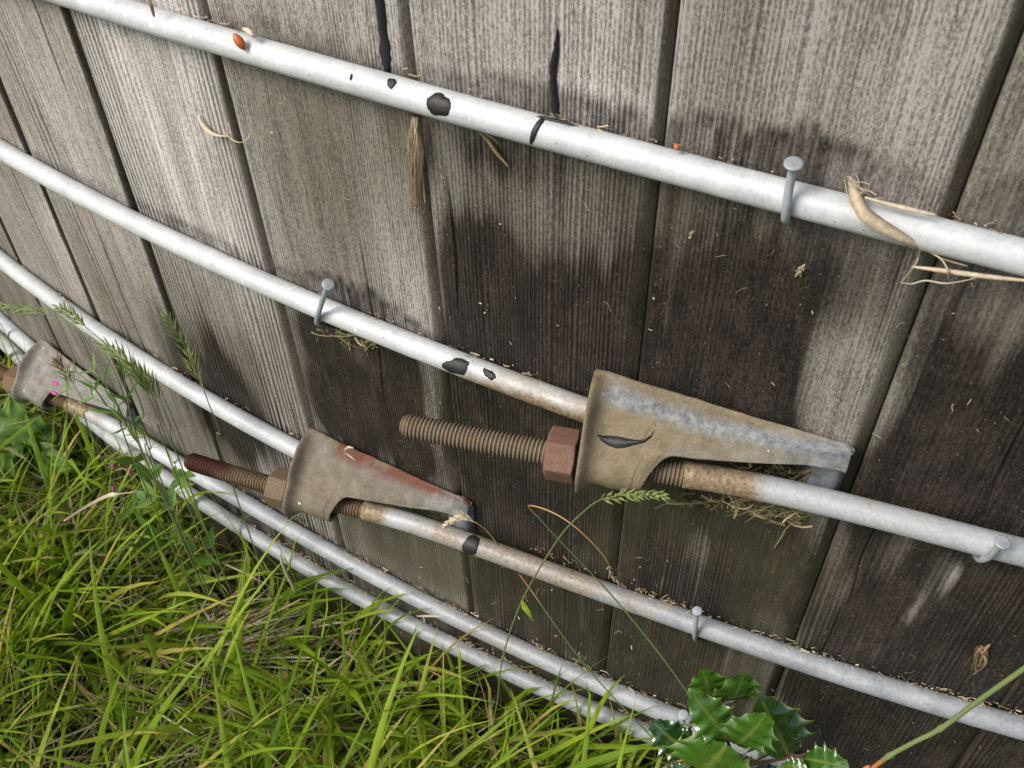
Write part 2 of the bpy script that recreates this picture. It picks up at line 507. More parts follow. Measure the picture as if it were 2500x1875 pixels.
UNSTAIN = [
 (0.236, 0.264, -0.120, 0.070, 0.42, 0.012, 0.030), (-0.104, -0.078, -0.165, -0.100, 0.50, 0.010, 0.030),
 (0.150, 0.215, -0.215, -0.160, 0.50, 0.020, 0.018), (0.200, 0.222, 0.040, 0.095, 0.30, 0.010, 0.020),
 (0.290, 0.330, 0.020, 0.080, 0.30, 0.015, 0.020), (0.275, 0.292, -0.220, -0.150, 0.35, 0.008, 0.020),
 (0.212, 0.255, -0.370, -0.310, 0.30, 0.015, 0.020), (0.310, 0.365, -0.345, -0.312, 0.40, 0.015, 0.015),
 (-0.040, -0.012, -0.20, -0.08, 0.35, 0.008, 0.03), (-0.012, 0.000, -0.1, 0.05, 0.3, 0.004, 0.03),
 (-0.19, -0.155, -0.36, -0.23, 0.25, 0.01, 0.03),
]
PALE = [
 (-0.285, -0.155, -0.090, 0.160, 0.85, 0.020, 0.060), (-0.420, -0.295, -0.14, 0.10, 0.35, 0.02, 0.05), (-0.56, -0.43, -0.35, -0.12, 0.25, 0.02, 0.05),
 (-0.455, -0.425, -0.245, -0.150, 0.8, 0.010, 0.030), (-0.140, 0.130, 0.118, 0.300, 0.42, 0.020, 0.020), (0.135, 0.265, 0.135, 0.300, 0.22, 0.020, 0.020),
 (0.060, 0.130, 0.122, 0.140, 0.35, 0.02, 0.010), (-0.27, -0.17, -0.400, -0.330, 0.55, 0.02, 0.02), (-0.05, -0.01, -0.09, 0.0, 0.3, 0.01, 0.03),
]
OLIVE = [
 (-0.130, -0.008, -0.440, -0.300, 0.55, 0.020, 0.030), (0.135, 0.215, -0.215, -0.120, 0.40, 0.015, 0.02), (0.108, 0.140, -0.30, -0.09, 0.55, 0.010, 0.02),
 (0.22, 0.275, -0.29, -0.14, 0.45, 0.015, 0.02), (0.10, 0.145, 0.07, 0.104, 0.45, 0.012, 0.01), (-0.03, 0.0, 0.05, 0.100, 0.5, 0.008, 0.012),
 (-0.40, 0.6, -0.61, -0.515, 0.45, 0.02, 0.02), (-0.146, 0.0, 0.0, 0.10, 0.25, 0.02, 0.03), (-0.03, 0.30, -0.62, -0.30, 0.22, 0.02, 0.02),
]
def field(lst, s, z):
    o = np.zeros_like(s)
    for s0, s1, z0, z1, k, a, b in lst:
        a, b = a*1.5, b*1.5
        o += k*sstep(s0-a, s0+a, s)*(1-sstep(s1-a, s1+a, s))*sstep(z0-b, z0+b, z)*(1-sstep(z1-b, z1+b, z))
    return o

# damp tide marks just above a hoop: (hoop, [(s, height above the hoop, strength)])
TIDE = [('A', [(-0.16, 0.006, 0.35), (-0.10, 0.010, 0.55), (-0.02, 0.007, 0.5), (0.03, 0.010, 0.55), (0.06, 0.018, 0.65), (0.10, 0.020, 0.8), (0.128, 0.016, 0.7), (0.14, 0.026, 0.85), (0.175, 0.024, 0.95),
               (0.205, 0.027, 1.0), (0.225, 0.030, 0.75), (0.25, 0.020, 0.45), (0.27, 0.014, 0.4), (0.29, 0.030, 0.6), (0.40, 0.035, 0.6)]),
        ('B', [(-0.42, 0.006, 0.4), (-0.30, 0.010, 0.5), (-0.24, 0.014, 0.6), (-0.16, 0.009, 0.55), (-0.13, 0.012, 0.6), (-0.09, 0.024, 1.0), (-0.05, 0.020, 0.9), (-0.02, 0.010, 0.6), (0.0, 0.008, 0.5)]),
        ('C', [(-0.6, 0.005, 0.5), (-0.3, 0.006, 0.6), (0.05, 0.006, 0.6), (0.5, 0.008, 0.7)]), ('D', [(-0.6, 0.006, 0.6), (0.4, 0.010, 0.7)])]
def tides(s, z):
    o = np.zeros_like(s); bloom = np.zeros_like(s)
    for key, tb in TIDE:
        tb = np.array(tb)
        a, b, c = HZ[key]
        hh = a*s*s+b*s+c+0.001
        top = np.interp(s, tb[:, 0], tb[:, 1], 0, 0)*0.95*(0.75+0.5*vnoise(s*70, s*0+3, 71))+0.0045*(vnoise(s*260, s*0+5, 72)-0.5)+0.003*(vnoise(s*700, s*0+5, 73)-0.5)
        k = np.interp(s, tb[:, 0], tb[:, 2], 0, 0)
        d = z-hh
        line = np.exp(-((d-top)/np.where(d > top, 0.0040, 0.0050))**2)
        body = np.where((d < top) & (d > -0.004), 1.0, 0.0)*(0.48+0.50*vnoise(s*420, z*25, 74))
        foot = np.exp(-np.clip(d, 0, 1)/0.0035)*np.where(d > -0.006, 1, 0)
        o += 0.85*k*np.maximum(np.maximum(line*(0.75+0.5*vnoise(s*130, z*20, 75)), body), 0.85*foot)
        bloom += np.where((d < top-0.003) & (d > 0.003), 1.0, 0.0)*sstep(0.35, 0.75, vnoise(s*55, z*40, 76))*vnoise(s*480, z*30, 77)*k
    return o, bloom

# the two pale bleached streaks that follow the grain
def streaks(s, z):
    c = 0.345+(z+0.14)*0.16
    a = 0.62*np.exp(-((s-c)/0.008)**2)*(0.35+vnoise(s*330, z*16, 81))*sstep(-0.24, -0.20, z)*(1-sstep(-0.15, -0.12, z))
    c2 = 0.372+(z+0.14)*0.2
    return a+0.3*np.exp(-((s-c2)/0.004)**2)*sstep(-0.24, -0.2, z)*(1-sstep(-0.17, -0.13, z))

# ------------------------------------------------------------------ tank of staves
tank = empty('water_tank', (0, R, 0))
tag(tank, 'round water tank of weathered grey vertical wooden staves', 'water tank')
STYLE = {  # pitch of the raised grain (m), its depth (m), chamfer width, chamfer depth
 0: (0.0050, 0.0002, 0.0085, 0.0200), 1: (0.0046, 0.00055, 0.0095, 0.0080), 2: (0.0020, 0.00022, 0.0078, 0.0060), 3: (0.0027, 0.00050, 0.0075, 0.0055),
 4: (0.0026, 0.00024, 0.0090, 0.0060), 5: (0.0034, 0.00030, 0.0078, 0.0055), 6: (0.0035, 0.0003, 0.012, 0.006)}
H_TOP = 1.55
def stave_mesh(k):
    (sl, l0), (sr, r0) = SEAM[k], SEAM[k+1]
    pitch, amp, cw, cdp = STYLE.get(k, (0.006, 0.0004, 0.008, 0.014))
    sc = (l0+r0)/2
    fine = -3 <= k <= 6
    nxs = 225 if fine else 20
    u = np.linspace(0, 1, nxs)
    w0 = r0-l0
    edge = [0.0, 0.0006/w0, 0.0016/w0, 0.0035/w0]
    ch = [1-(cw+0.0012)/w0, 1-cw/w0, 1-(cw-0.002)/w0, 1-0.0012/w0, 1-0.0005/w0]
    u = np.unique(np.concatenate([u, edge, ch]))
    if fine:
        zz = np.concatenate([[-ZG-0.10], np.linspace(-ZG, 0.34, 135), [0.5, 0.8, 1.1, H_TOP]])
    else:
        zz = np.concatenate([[-ZG-0.10, -ZG], np.linspace(-0.55, 0.35, 19), [0.7, 1.1, H_TOP]])
    U, Z = np.meshgrid(u, zz)
    Sl = l0+sl*Z; Sr = r0+sr*Z
    S = Sl+U*(Sr-Sl)
    X = S-sc
    # wander of the grain and of the arrises
    warp = 0.0012*(vnoise(Z*5+k*17, U*3, 11)-0.5)*2+0.0007*(vnoise(Z*22+k*7, U*8, 12)-0.5)
    ph = (X+warp)/pitch
    irr = 1.2*vnoise(ph*0.35+k*31, Z*0.6, 13)
    saw = (ph+irr) % 1.0
    prof = np.where(saw < 0.72, saw/0.72, (1-saw)/0.28)
    prof = prof**1.3
    mask = 0.25+0.75*sstep(0.3, 0.7, vnoise(X*28+k*9, Z*3+k, 14))
    if k == 3: mask = np.maximum(mask, 0.8*sstep(0.012, 0.02, U*w0))
    hgt = amp*(prof-0.6)*mask+0.0009*(vnoise(X*60+k*5, Z*4, 15)-0.5)
    # cupping and general unevenness
    hgt += 0.0012*(vnoise(X*12+k*3, Z*6+k, 16)-0.5)
    # checks: a few long cracks on flat sawn staves
    rs = np.random.default_rng(50+k)
    crack = np.zeros_like(X)
    for _ in range({0: 7, -1: 5, 5: 4, 1: 2}.get(k, 1)):
        x0 = (rs.random()-0.5)*w0*0.8; z0 = -0.5+rs.random()*0.7; ln = 0.03+rs.random()*0.12
        cx = x0+0.004*(vnoise(Z*14+rs.random()*90, Z*0+3, 17)-0.5)*2
        crack = np.maximum(crack, np.exp(-((X-cx)/0.0006)**2)*sstep(z0-ln, z0-ln*0.5, Z)*(1-sstep(z0+ln*0.5, z0+ln, Z)))
    hgt -= 0.0025*crack
    d = U*(Sr-Sl)                        # distance from the left arris
    e = (1-U)*(Sr-Sl)                    # distance from the right arris
    arr = 0.0014*(vnoise(Z*40+k*3, Z*0, 18)-0.5)
    hgt -= 0.0028*np.clip(1-d/0.0035, 0, 1)**2
    hgt = np.where(d < 0.0005, -0.013, hgt)
    cwv = cw*(1+0.25*(vnoise(Z*9+k*5, Z*0+2, 19)-0.5))+arr
    cham = np.clip(1-e/cwv, 0, 1)
    hgt = np.where(e < cwv, -cdp*cham**1.35+0.35*hgt, hgt)
    hgt = np.where(e < 0.0008, -0.020, hgt)
    S0_, Z0_ = S, Z
    SW = S+0.011*(vnoise(S*22+5, Z*9, 61)-0.5)*2+0.003*(vnoise(S*90, Z*25, 62)-0.5)*2
    ZW = Z+0.011*(vnoise(S*30, Z*11+7, 63)-0.5)*2+0.006*(vnoise(S*190, Z*6, 64)-0.5)*2
    stain_shade = 1.15*field(STAIN, SW, ZW)
    stain_shade = stain_shade*(0.40+0.62*vnoise(S*48, Z*5, 20)+0.45*vnoise(S*24+9, Z*16, 29)+0.26*vnoise(S*110, Z*30, 27))-field(UNSTAIN, SW, ZW)*(0.6+0.8*vnoise(S*90, Z*14, 21))-0.9*streaks(S, Z)
    stain_shade = np.where(stain_shade > 0.05, stain_shade+0.34*(vnoise(S*150, Z*10, 22)-0.5)+0.20*(vnoise(S*420, Z*12, 28)-0.5), stain_shade)
    td, bloom = tides(S, Z)
    stain_shade = np.maximum(stain_shade, td)
    stain_shade = np.maximum(stain_shade, 0.8*crack)
    ragz = 0.010*(vnoise(S*170, Z*9, 23)-0.5)
    stain_shade = np.maximum(np.clip(stain_shade, 0, 1.1), 0)
    # film of algae on the sloping arris, and its shade painted into the colour
    olive = np.clip(field(OLIVE, S, Z)*(0.5+vnoise(S*70, Z*25, 24)), 0, 0.9)
    olive = np.maximum(olive, 0.30*sstep(0.0, 0.2, cham))
    stain_shade = np.maximum(stain_shade, np.where(cham > 0, sstep(0.0, 0.35, cham)*(0.12+0.65*vnoise(S*80, Z*14, 25)+0.35*cham)+(0.5 if k <= 0 else 0), 0))  # painted shade of the arris, deeper at the left seams
    pale = np.clip(field(PALE, S, Z+ragz)*(0.55+0.9*vnoise(S*60, Z*10, 26))+1.0*streaks(S, Z)+0.75*bloom, 0, 1)
    rid = np.clip(0.5+(prof-0.55)*mask*(1.1 if amp > 0.0005 else 0.55), 0, 1)
    rid = np.where(cham > 0, 0.5, rid)
    nz, nu = X.shape
    front = np.stack([X, -hgt, Z+ZG], -1).reshape(-1, 3)
    idx = np.arange(nz*nu).reshape(nz, nu)
    q = np.stack([idx[:-1, :-1], idx[:-1, 1:], idx[1:, 1:], idx[1:, :-1]], -1).reshape(-1, 4).tolist()
    TH = 0.045
    base = nz*nu
    back = []
    for j in (0, nz-1):
        for i in (0, nu-1):
            x = X[j, i]*(1-TH/R)
            back.append((x, TH, Z[j, i]+ZG))
    b0, b1, b2, b3 = base, base+1, base+2, base+3
    q += [(b1, b0, b2, b3)]
    q += [tuple(idx[:, 0].tolist()[::-1])[::-1]+(b2, b0)] if False else []
    # side, top and bottom closed with n-gons
    q.append(tuple(idx[::-1, 0].tolist())+(b0, b2))
    q.append(tuple(idx[:, -1].tolist())+(b3, b1))
    q.append(tuple(idx[-1, ::-1].tolist())[::1]+(b2, b3))
    q.append(tuple(idx[0, :].tolist())+(b1, b0))
    verts = np.concatenate([front, np.array(back)])
    pad = [0]*4
    at = {'stain_shade': np.concatenate([stain_shade.ravel(), pad]), 'olive': np.concatenate([olive.ravel(), pad]),
          'pale': np.concatenate([pale.ravel(), pad]), 'ridge': np.concatenate([rid.ravel(), pad])}
    return verts, q, at, sc

def place_stave(o, sc):
    th = sc/R
    o.parent = tank
    o.location = (R*math.sin(th), -R*math.cos(th), 0)
    o.rotation_euler = (0, 0, th)

for k in sorted(SEAM)[:-1]:
    v, q, at, sc = stave_mesh(k)
    o = mesh_obj('stave', v, q, M_WOOD, None, k < -3 or k > 6, at)
    o.data.polygons.foreach_set('use_smooth', [len(pl.vertices) == 4 for pl in o.data.polygons])
    place_stave(o, sc)
# the rest of the round, all alike
s_first, s_last = SEAM[8][1], SEAM[-6][1]+2*math.pi*R
nrest = round((s_last-s_first)/0.14)
wr = (s_last-s_first)/nrest
SEAM[100] = (0, 0.0); SEAM[101] = (0, wr)
v, q, at, sc = stave_mesh(100)
o = mesh_obj('stave', v, q, M_WOOD, None, True, at)
plain = o.data
place_stave(o, s_first+wr/2)
for i in range(1, nrest):
    o = bpy.data.objects.new('stave', plain)
    COL.objects.link(o)
    place_stave(o, s_first+wr*(i+0.5))

# ------------------------------------------------------------------ hoops with their lugs
AX0, AXS = 0.047, -0.232           # axis of the tightening end: n = AX0 + AXS*a
def ax_n(a):
    return AX0+AXS*a

RIM = ([0.040, 0.055, 0.072, 0.092, 0.115, 0.136, 0.155, 0.163], [0.0425, 0.0400, 0.0365, 0.0305, 0.0235, 0.0172, 0.0125, 0.0115],
       [0.0185, 0.0212, 0.0232, 0.0230, 0.0240, 0.0258, 0.0240, 0.0215])
def lug_section(a, m=44):
    """outer outline of the hood at distance a along the lug, as (n, h) points"""
    nx = ax_n(a)
    rb = 0.0150+0.0046*math.exp(-((a-0.002)/0.0055)**2)-0.0018*math.exp(-((a-0.017)/0.008)**2)+0.0015*math.exp(-((a-0.047)/0.010)**2)
    top = 0.0408-0.0045*max(0, (a-0.1515)/0.0075)**2-0.003*max(0, (0.006-a)/0.006)**2
    T = np.array([0.0055, top])
    e70 = np.array([nx+rb*math.cos(math.radians(68)), rb*math.sin(math.radians(68))])
    rim = np.array([np.interp(a, RIM[0], RIM[1]), np.interp(a, RIM[0], RIM[2])])
    k = float(sstep(0.004, 0.056, a))
    E70 = e70*(1-k)+rim*k
    dv = E70-T
    nrm = np.array([-dv[1], dv[0]]); nrm /= np.linalg.norm(nrm)
    if nrm[0] < 0: nrm = -nrm
    bul = 0.0038*(1-k)+0.0010*k+0.0050*math.exp(-((a-0.001)/0.0055)**2)-0.0016*math.exp(-((a-0.016)/0.007)**2)
    pts = [T, T+np.array([0.0022, -0.0012])]
    for f in (0.2, 0.4, 0.6, 0.8):
        pts.append(T+dv*f+nrm*bul*4*f*(1-f))
    pts.append(E70)
    i70 = len(pts)-1
    for dg in (45, 25, 5, -15, -35, -55, -75, -95):
        g = math.radians(dg)
        pts.append(np.array([nx+rb*math.cos(g), rb*math.sin(g)]))
    pts.append(np.array([nx*0.45, -rb*0.98]))
    pts.append(np.array([0.006, -rb*0.95]))
    pts = np.array(pts)
    seg = np.linalg.norm(np.diff(pts, axis=0), axis=1)
    L = np.concatenate([[0], np.cumsum(seg)])
    kc = float(np.clip((a-0.0425)/0.024, 0, 1))
    kc = math.sqrt(1-(1-kc)**2)
    cut = L[-1]*(1-kc)+L[i70]*kc
    t = np.linspace(0, cut, m)
    return np.stack([np.interp(t, L, pts[:, 0]), np.interp(t, L, pts[:, 1])], -1)

def lug_point(key, s0, a, n, h):
    sh = 0.232*n*max(0.0, 1-a/0.06)
    return P(s0+a+sh, n, hz(key, s0+0.08)+h)

def build_lug(key, s0, var, hoop):
    na, m = 84, 44
    aa = np.concatenate([np.linspace(0, 0.012, 10, endpoint=False), np.linspace(0.012, 0.0425, 16, endpoint=False), 0.0425+0.024*(1-np.cos(np.linspace(0, math.pi/2, 26, endpoint=False))), np.linspace(0.0665, 0.150, 26, endpoint=False), np.linspace(0.150, 0.1592, 9)])
    v, rust, edge, crust = [], [], [], []
    for a in aa:
        sec = lug_section(a, m)
        Lh = np.linspace(0, 1, m)
        for j, (n, h) in enumerate(sec):
            q_ = 1-float(sstep(0.09, 0.14, a))
            hh = h+0.0007*q_*(float(vnoise(a*180+var*9, j*0.25, 31))-0.5)
            nn = n+0.0008*q_*(float(vnoise(a*90+var*5, j*0.2, 32))-0.5)
            v.append(lug_point(key, s0, a, nn, hh))
            topz = max(0.0, 1-(0.0405-h)/0.011)
            cr = max(0.0, 1-abs((0.0405-h)-0.0058)/0.0042)*float(sstep(0.0, 0.02, a))
            crust.append(cr if var == 0 else 0.15*cr)
            rust.append([0.72, 0.80, 0.62][var]+(0.25 if a < 0.06 else 0.0)-0.38*float(sstep(0.09, 0.16, a))-(0.5*cr if var == 0 else 0)-0.25*math.exp(-((a-0.02)/0.02)**2)*(1 if h > 0.02 else 0))
            edge.append([0.10, 0.85, 0.2][var]*max(0.0, 1-(0.0405-h)/0.0075)*float(sstep(0.0, 0.03, a)))
    na = len(aa)
    f = [(i*m+j, i*m+j+1, (i+1)*m+j+1, (i+1)*m+j) for i in range(na-1) for j in range(m-1)]
    o = mesh_obj('lug', v, f, M_LUG[var], hoop, True, {'rust': rust, 'edge': edge, 'crust': crust})
    # make normals face outward before thickening inwards
    me = o.data
    c = np.mean(np.array(v), axis=0)
    pl = me.polygons[(na//2)*(m-1)+6]
    out = Vector(P(s0+0.08, 0.2, 0))-Vector(P(s0+0.08, 0, 0))
    if pl.normal.dot(out) < 0:
        me.flip_normals()
    sol = o.modifiers.new('thickness', 'SOLIDIFY')
    sol.thickness = 0.0042; sol.offset = -1; sol.use_even_offset = False
    sub = o.modifiers.new('smooth', 'SUBSURF')
    sub.levels = sub.render_levels = 1
    # foot that bears on the staves at the narrow end
    b = MB()
    na2, nh = 12, 14
    vv = []
    for i in range(na2):
        for j in range(nh):
            a = 0.1370+0.0220*i/(na2-1); h = -0.013+0.041*j/(nh-1)
            e = min(i, na2-1-i, 2)/2*min(j, nh-1-j, 2)/2
            vv.append(P(s0+a, 0.001+0.0078*math.sqrt(e)+0.0022*(float(vnoise(i*0.8+3, j*0.8, 33))-0.4)*e, hz(key, s0+0.08)+h))
    b.add(vv, [(i*nh+j, (i+1)*nh+j, (i+1)*nh+j+1, i*nh+j+1) for i in range(na2-1) for j in range(nh-1)])
    fo = b.build('lug_foot', M_FOOT, o)
    return o

def build_thread(key, s0, a0, a1, var, hoop):
    pitch, seg, st = 0.00245, 22, 8
    nst = int((a1-a0)/pitch*st)
    v, rg, tip = [], [], []
    d = np.array([1.0, AXS]); ln = np.linalg.norm(d)
    z0 = hz(key, s0+0.08)
    def ring(a, rad_fn, off=0.0):
        c = P(s0+a, ax_n(a), z0)
        th = (s0+a)/R
        tg = np.array([math.cos(th), math.sin(th), 0]); ot = np.array([math.sin(th), -math.cos(th), 0])
        side = (ot*1.0-tg*AXS)/ln      # perpendicular to the axis in plan
        up = np.array([0, 0, 1.0])
        for k in range(seg):
            an = 2*math.pi*k/seg
            r, g = rad_fn(an)
            v.append(c+side*(-1*0+math.cos(an))*r+up*math.sin(an)*r)
            rg.append(g); tip.append(float(1-sstep(a0+0.028, a0+0.046, a+0.006*math.sin(an*2+a*90)))*0.92 if var == 1 else 0.0)
    ring(a0+0.0002, lambda an: (0.0002, 0.3))
    ring(a0+0.0002, lambda an: (0.0055, 0.3))
    for i in range(nst+1):
        a = a0+(a1-a0)*i/nst
        endf = min(1.0, 0.72+(a-a0)/0.004*0.28)
        def rf(an, a=a, endf=endf):
            t = (a/pitch-an/(2*math.pi)) % 1.0
            tri = 1-abs(2*t-1)
            tri = min(1.0, tri*1.25)
            wear = 0.0002*float(vnoise(a*700, an*2, 35))
            return (0.00675+0.00135*tri-wear)*endf, tri
        ring(a, rf)
    n = len(v)//seg
    f = [(i*seg+k, i*seg+(k+1) % seg, (i+1)*seg+(k+1) % seg, (i+1)*seg+k) for i in range(n-1) for k in range(seg)]
    return mesh_obj('threaded_end', v, f, M_THREAD[var], hoop, True, {'ridge': rg, 'tip': tip})

def build_nut(key, s0, a0, a1, var, hoop):
    z0 = hz(key, s0+0.08)
    d = np.array([1.0, AXS]); ln = np.linalg.norm(d)
    rot = math.radians([12, 22, 5][var])
    v, rg = [], []
    sec = [(a0, 0.0078), (a0, 0.0136), (a0+0.0016, 0.0174), (a1-0.0008, 0.0174), (a1, 0.0150), (a1, 0.0078)]
    sub = 4
    for a, r in sec:
        c = P(s0+a, ax_n(a), z0)
        th = (s0+a)/R
        tg = np.array([math.cos(th), math.sin(th), 0]); ot = np.array([math.sin(th), -math.cos(th), 0])
        side = (ot-tg*AXS)/ln
        for k in range(6*sub):
            an = 2*math.pi*k/(6*sub)
            hexr = 0.0174*math.cos(math.pi/6)/math.cos((an % (math.pi/3))-math.pi/6)
            rr = min(r, hexr-0.00025*(1 if (k % sub) == 0 else 0))
            v.append(c+side*math.cos(an+rot)*rr+np.array([0, 0, 1.0])*math.sin(an+rot)*rr)
            rg.append(0.5+0.3*random.random())
    seg = 6*sub
    f = [(i*seg+k, i*seg+(k+1) % seg, (i+1)*seg+(k+1) % seg, (i+1)*seg+k) for i in range(len(sec)-1) for k in range(seg)]
    o = mesh_obj('nut', v, f, M_NUT[var], hoop, False, {'ridge': rg})
    bv = o.modifiers.new('worn', 'BEVEL'); bv.width = 0.0006; bv.segments = 2; bv.angle_limit = math.radians(25)
    return o

_ga = np.linspace(-0.2, 0.8, 501)
_gn = np.interp(_ga, [-0.2, 0.09, 0.112, 0.14, 0.167, 0.21, 0.262, 0.32, 0.37, 0.8], [AX0+AXS*-0.2, AX0+AXS*0.09, 0.0222, 0.0190, 0.0166, 0.0138, 0.0114, 0.0092, RR+0.0004, RR+0.0004])
_gk = np.exp(-0.5*(np.arange(-20, 21)*0.002/0.010)**2); _gk /= _gk.sum()
_gs = np.convolve(np.pad(_gn, 20, mode='edge'), _gk, 'valid')
def rod_n(a):
    if a < 0.05: return ax_n(a)
    return float(np.interp(a, _ga, _gs))

def rod_points(key, s0):
    """centre line (s, n, z) and rust of the hoop's rod, once round the tank"""
    out = []
    if s0 is None:
        start, end = -math.pi*R, math.pi*R
    else:
        start, end = s0+0.071, s0+0.030+2*math.pi*R
    s = start
    while s < end:
        out.append(s)
        w = (s+math.pi*R) % (2*math.pi*R)-math.pi*R
        s += 0.006 if -1.6 < w < 0.8 else 0.06
    out.append(end)
    res = []
    for s in out:
        n = RR+0.0004
        z = hz(key, s)
        if s0 is not None:
            a = s-s0
            if a < 0.45:
                n = rod_n(a)
                z += (hz(key, s0+0.08)-z)*float(1-sstep(0.10, 0.26, a))
        res.append((s, n, z))
    return res

def rust_B(s, a, an): return (1.0 if a < 0.103 else 0.9*float(1-sstep(0.098, 0.124, a)))+0.24*float(1-sstep(0.15, 0.45, a))
def rust_C(s, a, an): return 0.42*float(1-sstep(0.085, 0.10, a))+0.40*float(1-sstep(0.23, 0.36, a))*float(sstep(0.09, 0.16, a))+0.2*float(1-sstep(0.3, 0.5, a))+0.3*float(1-sstep(0.07, 0.10, a))
def rust_D(s, a, an): return 1.0*float(1-sstep(0.092, 0.104, a))+0.45*float(1-sstep(0.11, 0.145, a))+0.4*math.exp(-((s-0.02)/0.06)**2)
def left_rust(key, s, s0, an):
    if s0 is None: return 0.0
    b = s-(s0+2*math.pi*R)
    if b < -0.4: return 0.0
    lo = 0.5-0.5*math.sin(an)
    return {'B': 1.05, 'C': 0.2, 'D': 0.3}[key]*float(sstep(-0.15, -0.02, b))*(0.4+0.9*lo)

def build_rod(key, s0, hoop, rustf=None):
    seg = 24
    pts = rod_points(key, s0)
    v, ru, du = [], [], []
    n = len(pts)
    xyz = np.array([P(*p) for p in pts])
    for i, (s, nn, z) in enumerate(pts):
        i0, i1 = max(i-1, 0), min(i+1, n-1)
        if s0 is None and i in (0, n-1):
            t = np.array([math.cos(s/R), math.sin(s/R), 0])
        else:
            t = xyz[i1]-xyz[i0]
        t = t/np.linalg.norm(t)
        up = np.array([0, 0, 1.0]); up = up-t*t[2]; up /= np.linalg.norm(up)
        ot = np.cross(t, up)
        for k in range(seg):
            an = 2*math.pi*k/seg
            r = RR+0.00018*(float(vnoise(s*60+3, k*0.5, 36))-0.5)
            v.append(xyz[i]+r*(math.cos(an)*ot+math.sin(an)*up))
            x = left_rust(key, s, s0, an)
            if rustf is not None and s-s0 < 0.8: x += rustf(s, s-s0, an)
            ru.append(x)
            sw = (s+math.pi*R) % (2*math.pi*R)-math.pi*R
            du.append({'A': 0.0, 'B': 0.55*float(sstep(0.05, 0.3, sw)), 'C': 0.12+0.83*float(sstep(-0.2, 0.2, sw)), 'D': 0.25+0.7*float(sstep(-0.5, -0.1, sw)), 'E': 0.4+0.6*float(sstep(-0.5, -0.1, sw))}[key])  # shade of the blocked sky painted on lower and right-hand rods
    f = [(i*seg+k, i*seg+(k+1) % seg, (i+1)*seg+(k+1) % seg, (i+1)*seg+k) for i in range(n-1) for k in range(seg)]
    if s0 is not None:
        f.append(tuple(range(seg-1, -1, -1))); f.append(tuple(range((n-1)*seg, n*seg)))
    return mesh_obj('rod', v, f, M_ZINC, hoop, True, {'rust': ru, 'rod_shade': du})

def rod_center(key, s0, s):
    """centre and outward/up frame of the rod at arc s"""
    n, z = RR+0.0004, hz(key, s)
    if s0 is not None and 0 < s-s0 < 0.45:
        n = rod_n(s-s0)
        z += (hz(key, s0+0.08)-z)*float(1-sstep(0.10, 0.26, s-s0))
    th = s/R
    return P(s, n, z), np.array([math.sin(th), -math.cos(th), 0])

def rod_patch(key, s0, s, alpha, ds, da, hoop, seed=0, rough=0.22, skew=0.0, name='tar_spot'):
    """blob of black tar lying on a rod: half length ds along it, half angle da round it"""
    rs = np.random.default_rng(seed)
    nr, nphi = 9, 80
    ph = rs.random(4)*6.28
    wob = lambda p: 1+rough*(0.5*math.sin(2*p+ph[0])+0.35*math.sin(3*p+ph[1])+0.3*math.sin(5*p+ph[2])+0.12*math.sin(9*p+ph[3])+0.09*math.sin(17*p+ph[1])+0.07*math.sin(29*p+ph[2]))
    v = []
    for i in range(nr+1):
        rho = i/nr
        for j in range(nphi):
            p = 2*math.pi*j/nphi
            x = rho*ds*math.cos(p)*wob(p); g = rho*da*math.sin(p)*wob(p)
            x += skew*g
            c, o = rod_center(key, s0, s+x)
            r = RR+0.0002+0.0007*(1-rho**4)+0.00022*float(vnoise(x*2500+seed*7, g*9+3, 44))*(1-rho**6)
            al = alpha+g
            v.append(c+r*(math.cos(al)*o+math.sin(al)*np.array([0, 0, 1.0])))
    f = [(i*nphi+j, i*nphi+(j+1) % nphi, (i+1)*nphi+(j+1) % nphi, (i+1)*nphi+j) for i in range(nr) for j in range(nphi)]
    return mesh_obj(name, v, f, M_TAR, hoop)

S0 = {'B': 0.104, 'C': -0.151, 'D': -0.597}
LABEL = {'A': 'uppermost bare galvanized steel hoop, spotted with black tar below two tar drips',
         'B': 'galvanized hoop whose tan cast lug carries a black slug-shaped tar mark',
         'C': 'galvanized hoop with a dark red threaded tip and a lug rusty along its top edge',
         'D': 'galvanized hoop joined by the pale grey lug that stands among the grass',
         'E': 'lowest galvanized hoop, just above the grass, without a lug in view'}
HOOP, LUG = {}, {}
for key in 'ABCDE':
    s0 = S0.get(key)
    h = empty('tank_hoop', (0, 0, 0))
    HOOP[key] = tag(h, LABEL[key], 'steel hoop', 'steel hoops round the tank')
    if s0 is None:
        build_rod(key, None, h)
    else:
        var = 'BCD'.index(key)
        build_rod(key, s0, h, (rust_B, rust_C, rust_D)[var])
        LUG[key] = build_lug(key, s0, var, h)
        build_thread(key, s0, (-0.099, -0.088, -0.112)[var], (0.072, 0.076, 0.080)[var], var, h)
        build_nut(key, s0, (-0.0095, -0.0095, -0.0105)[var], (0.0085, 0.0085, 0.0085)[var], var, h)

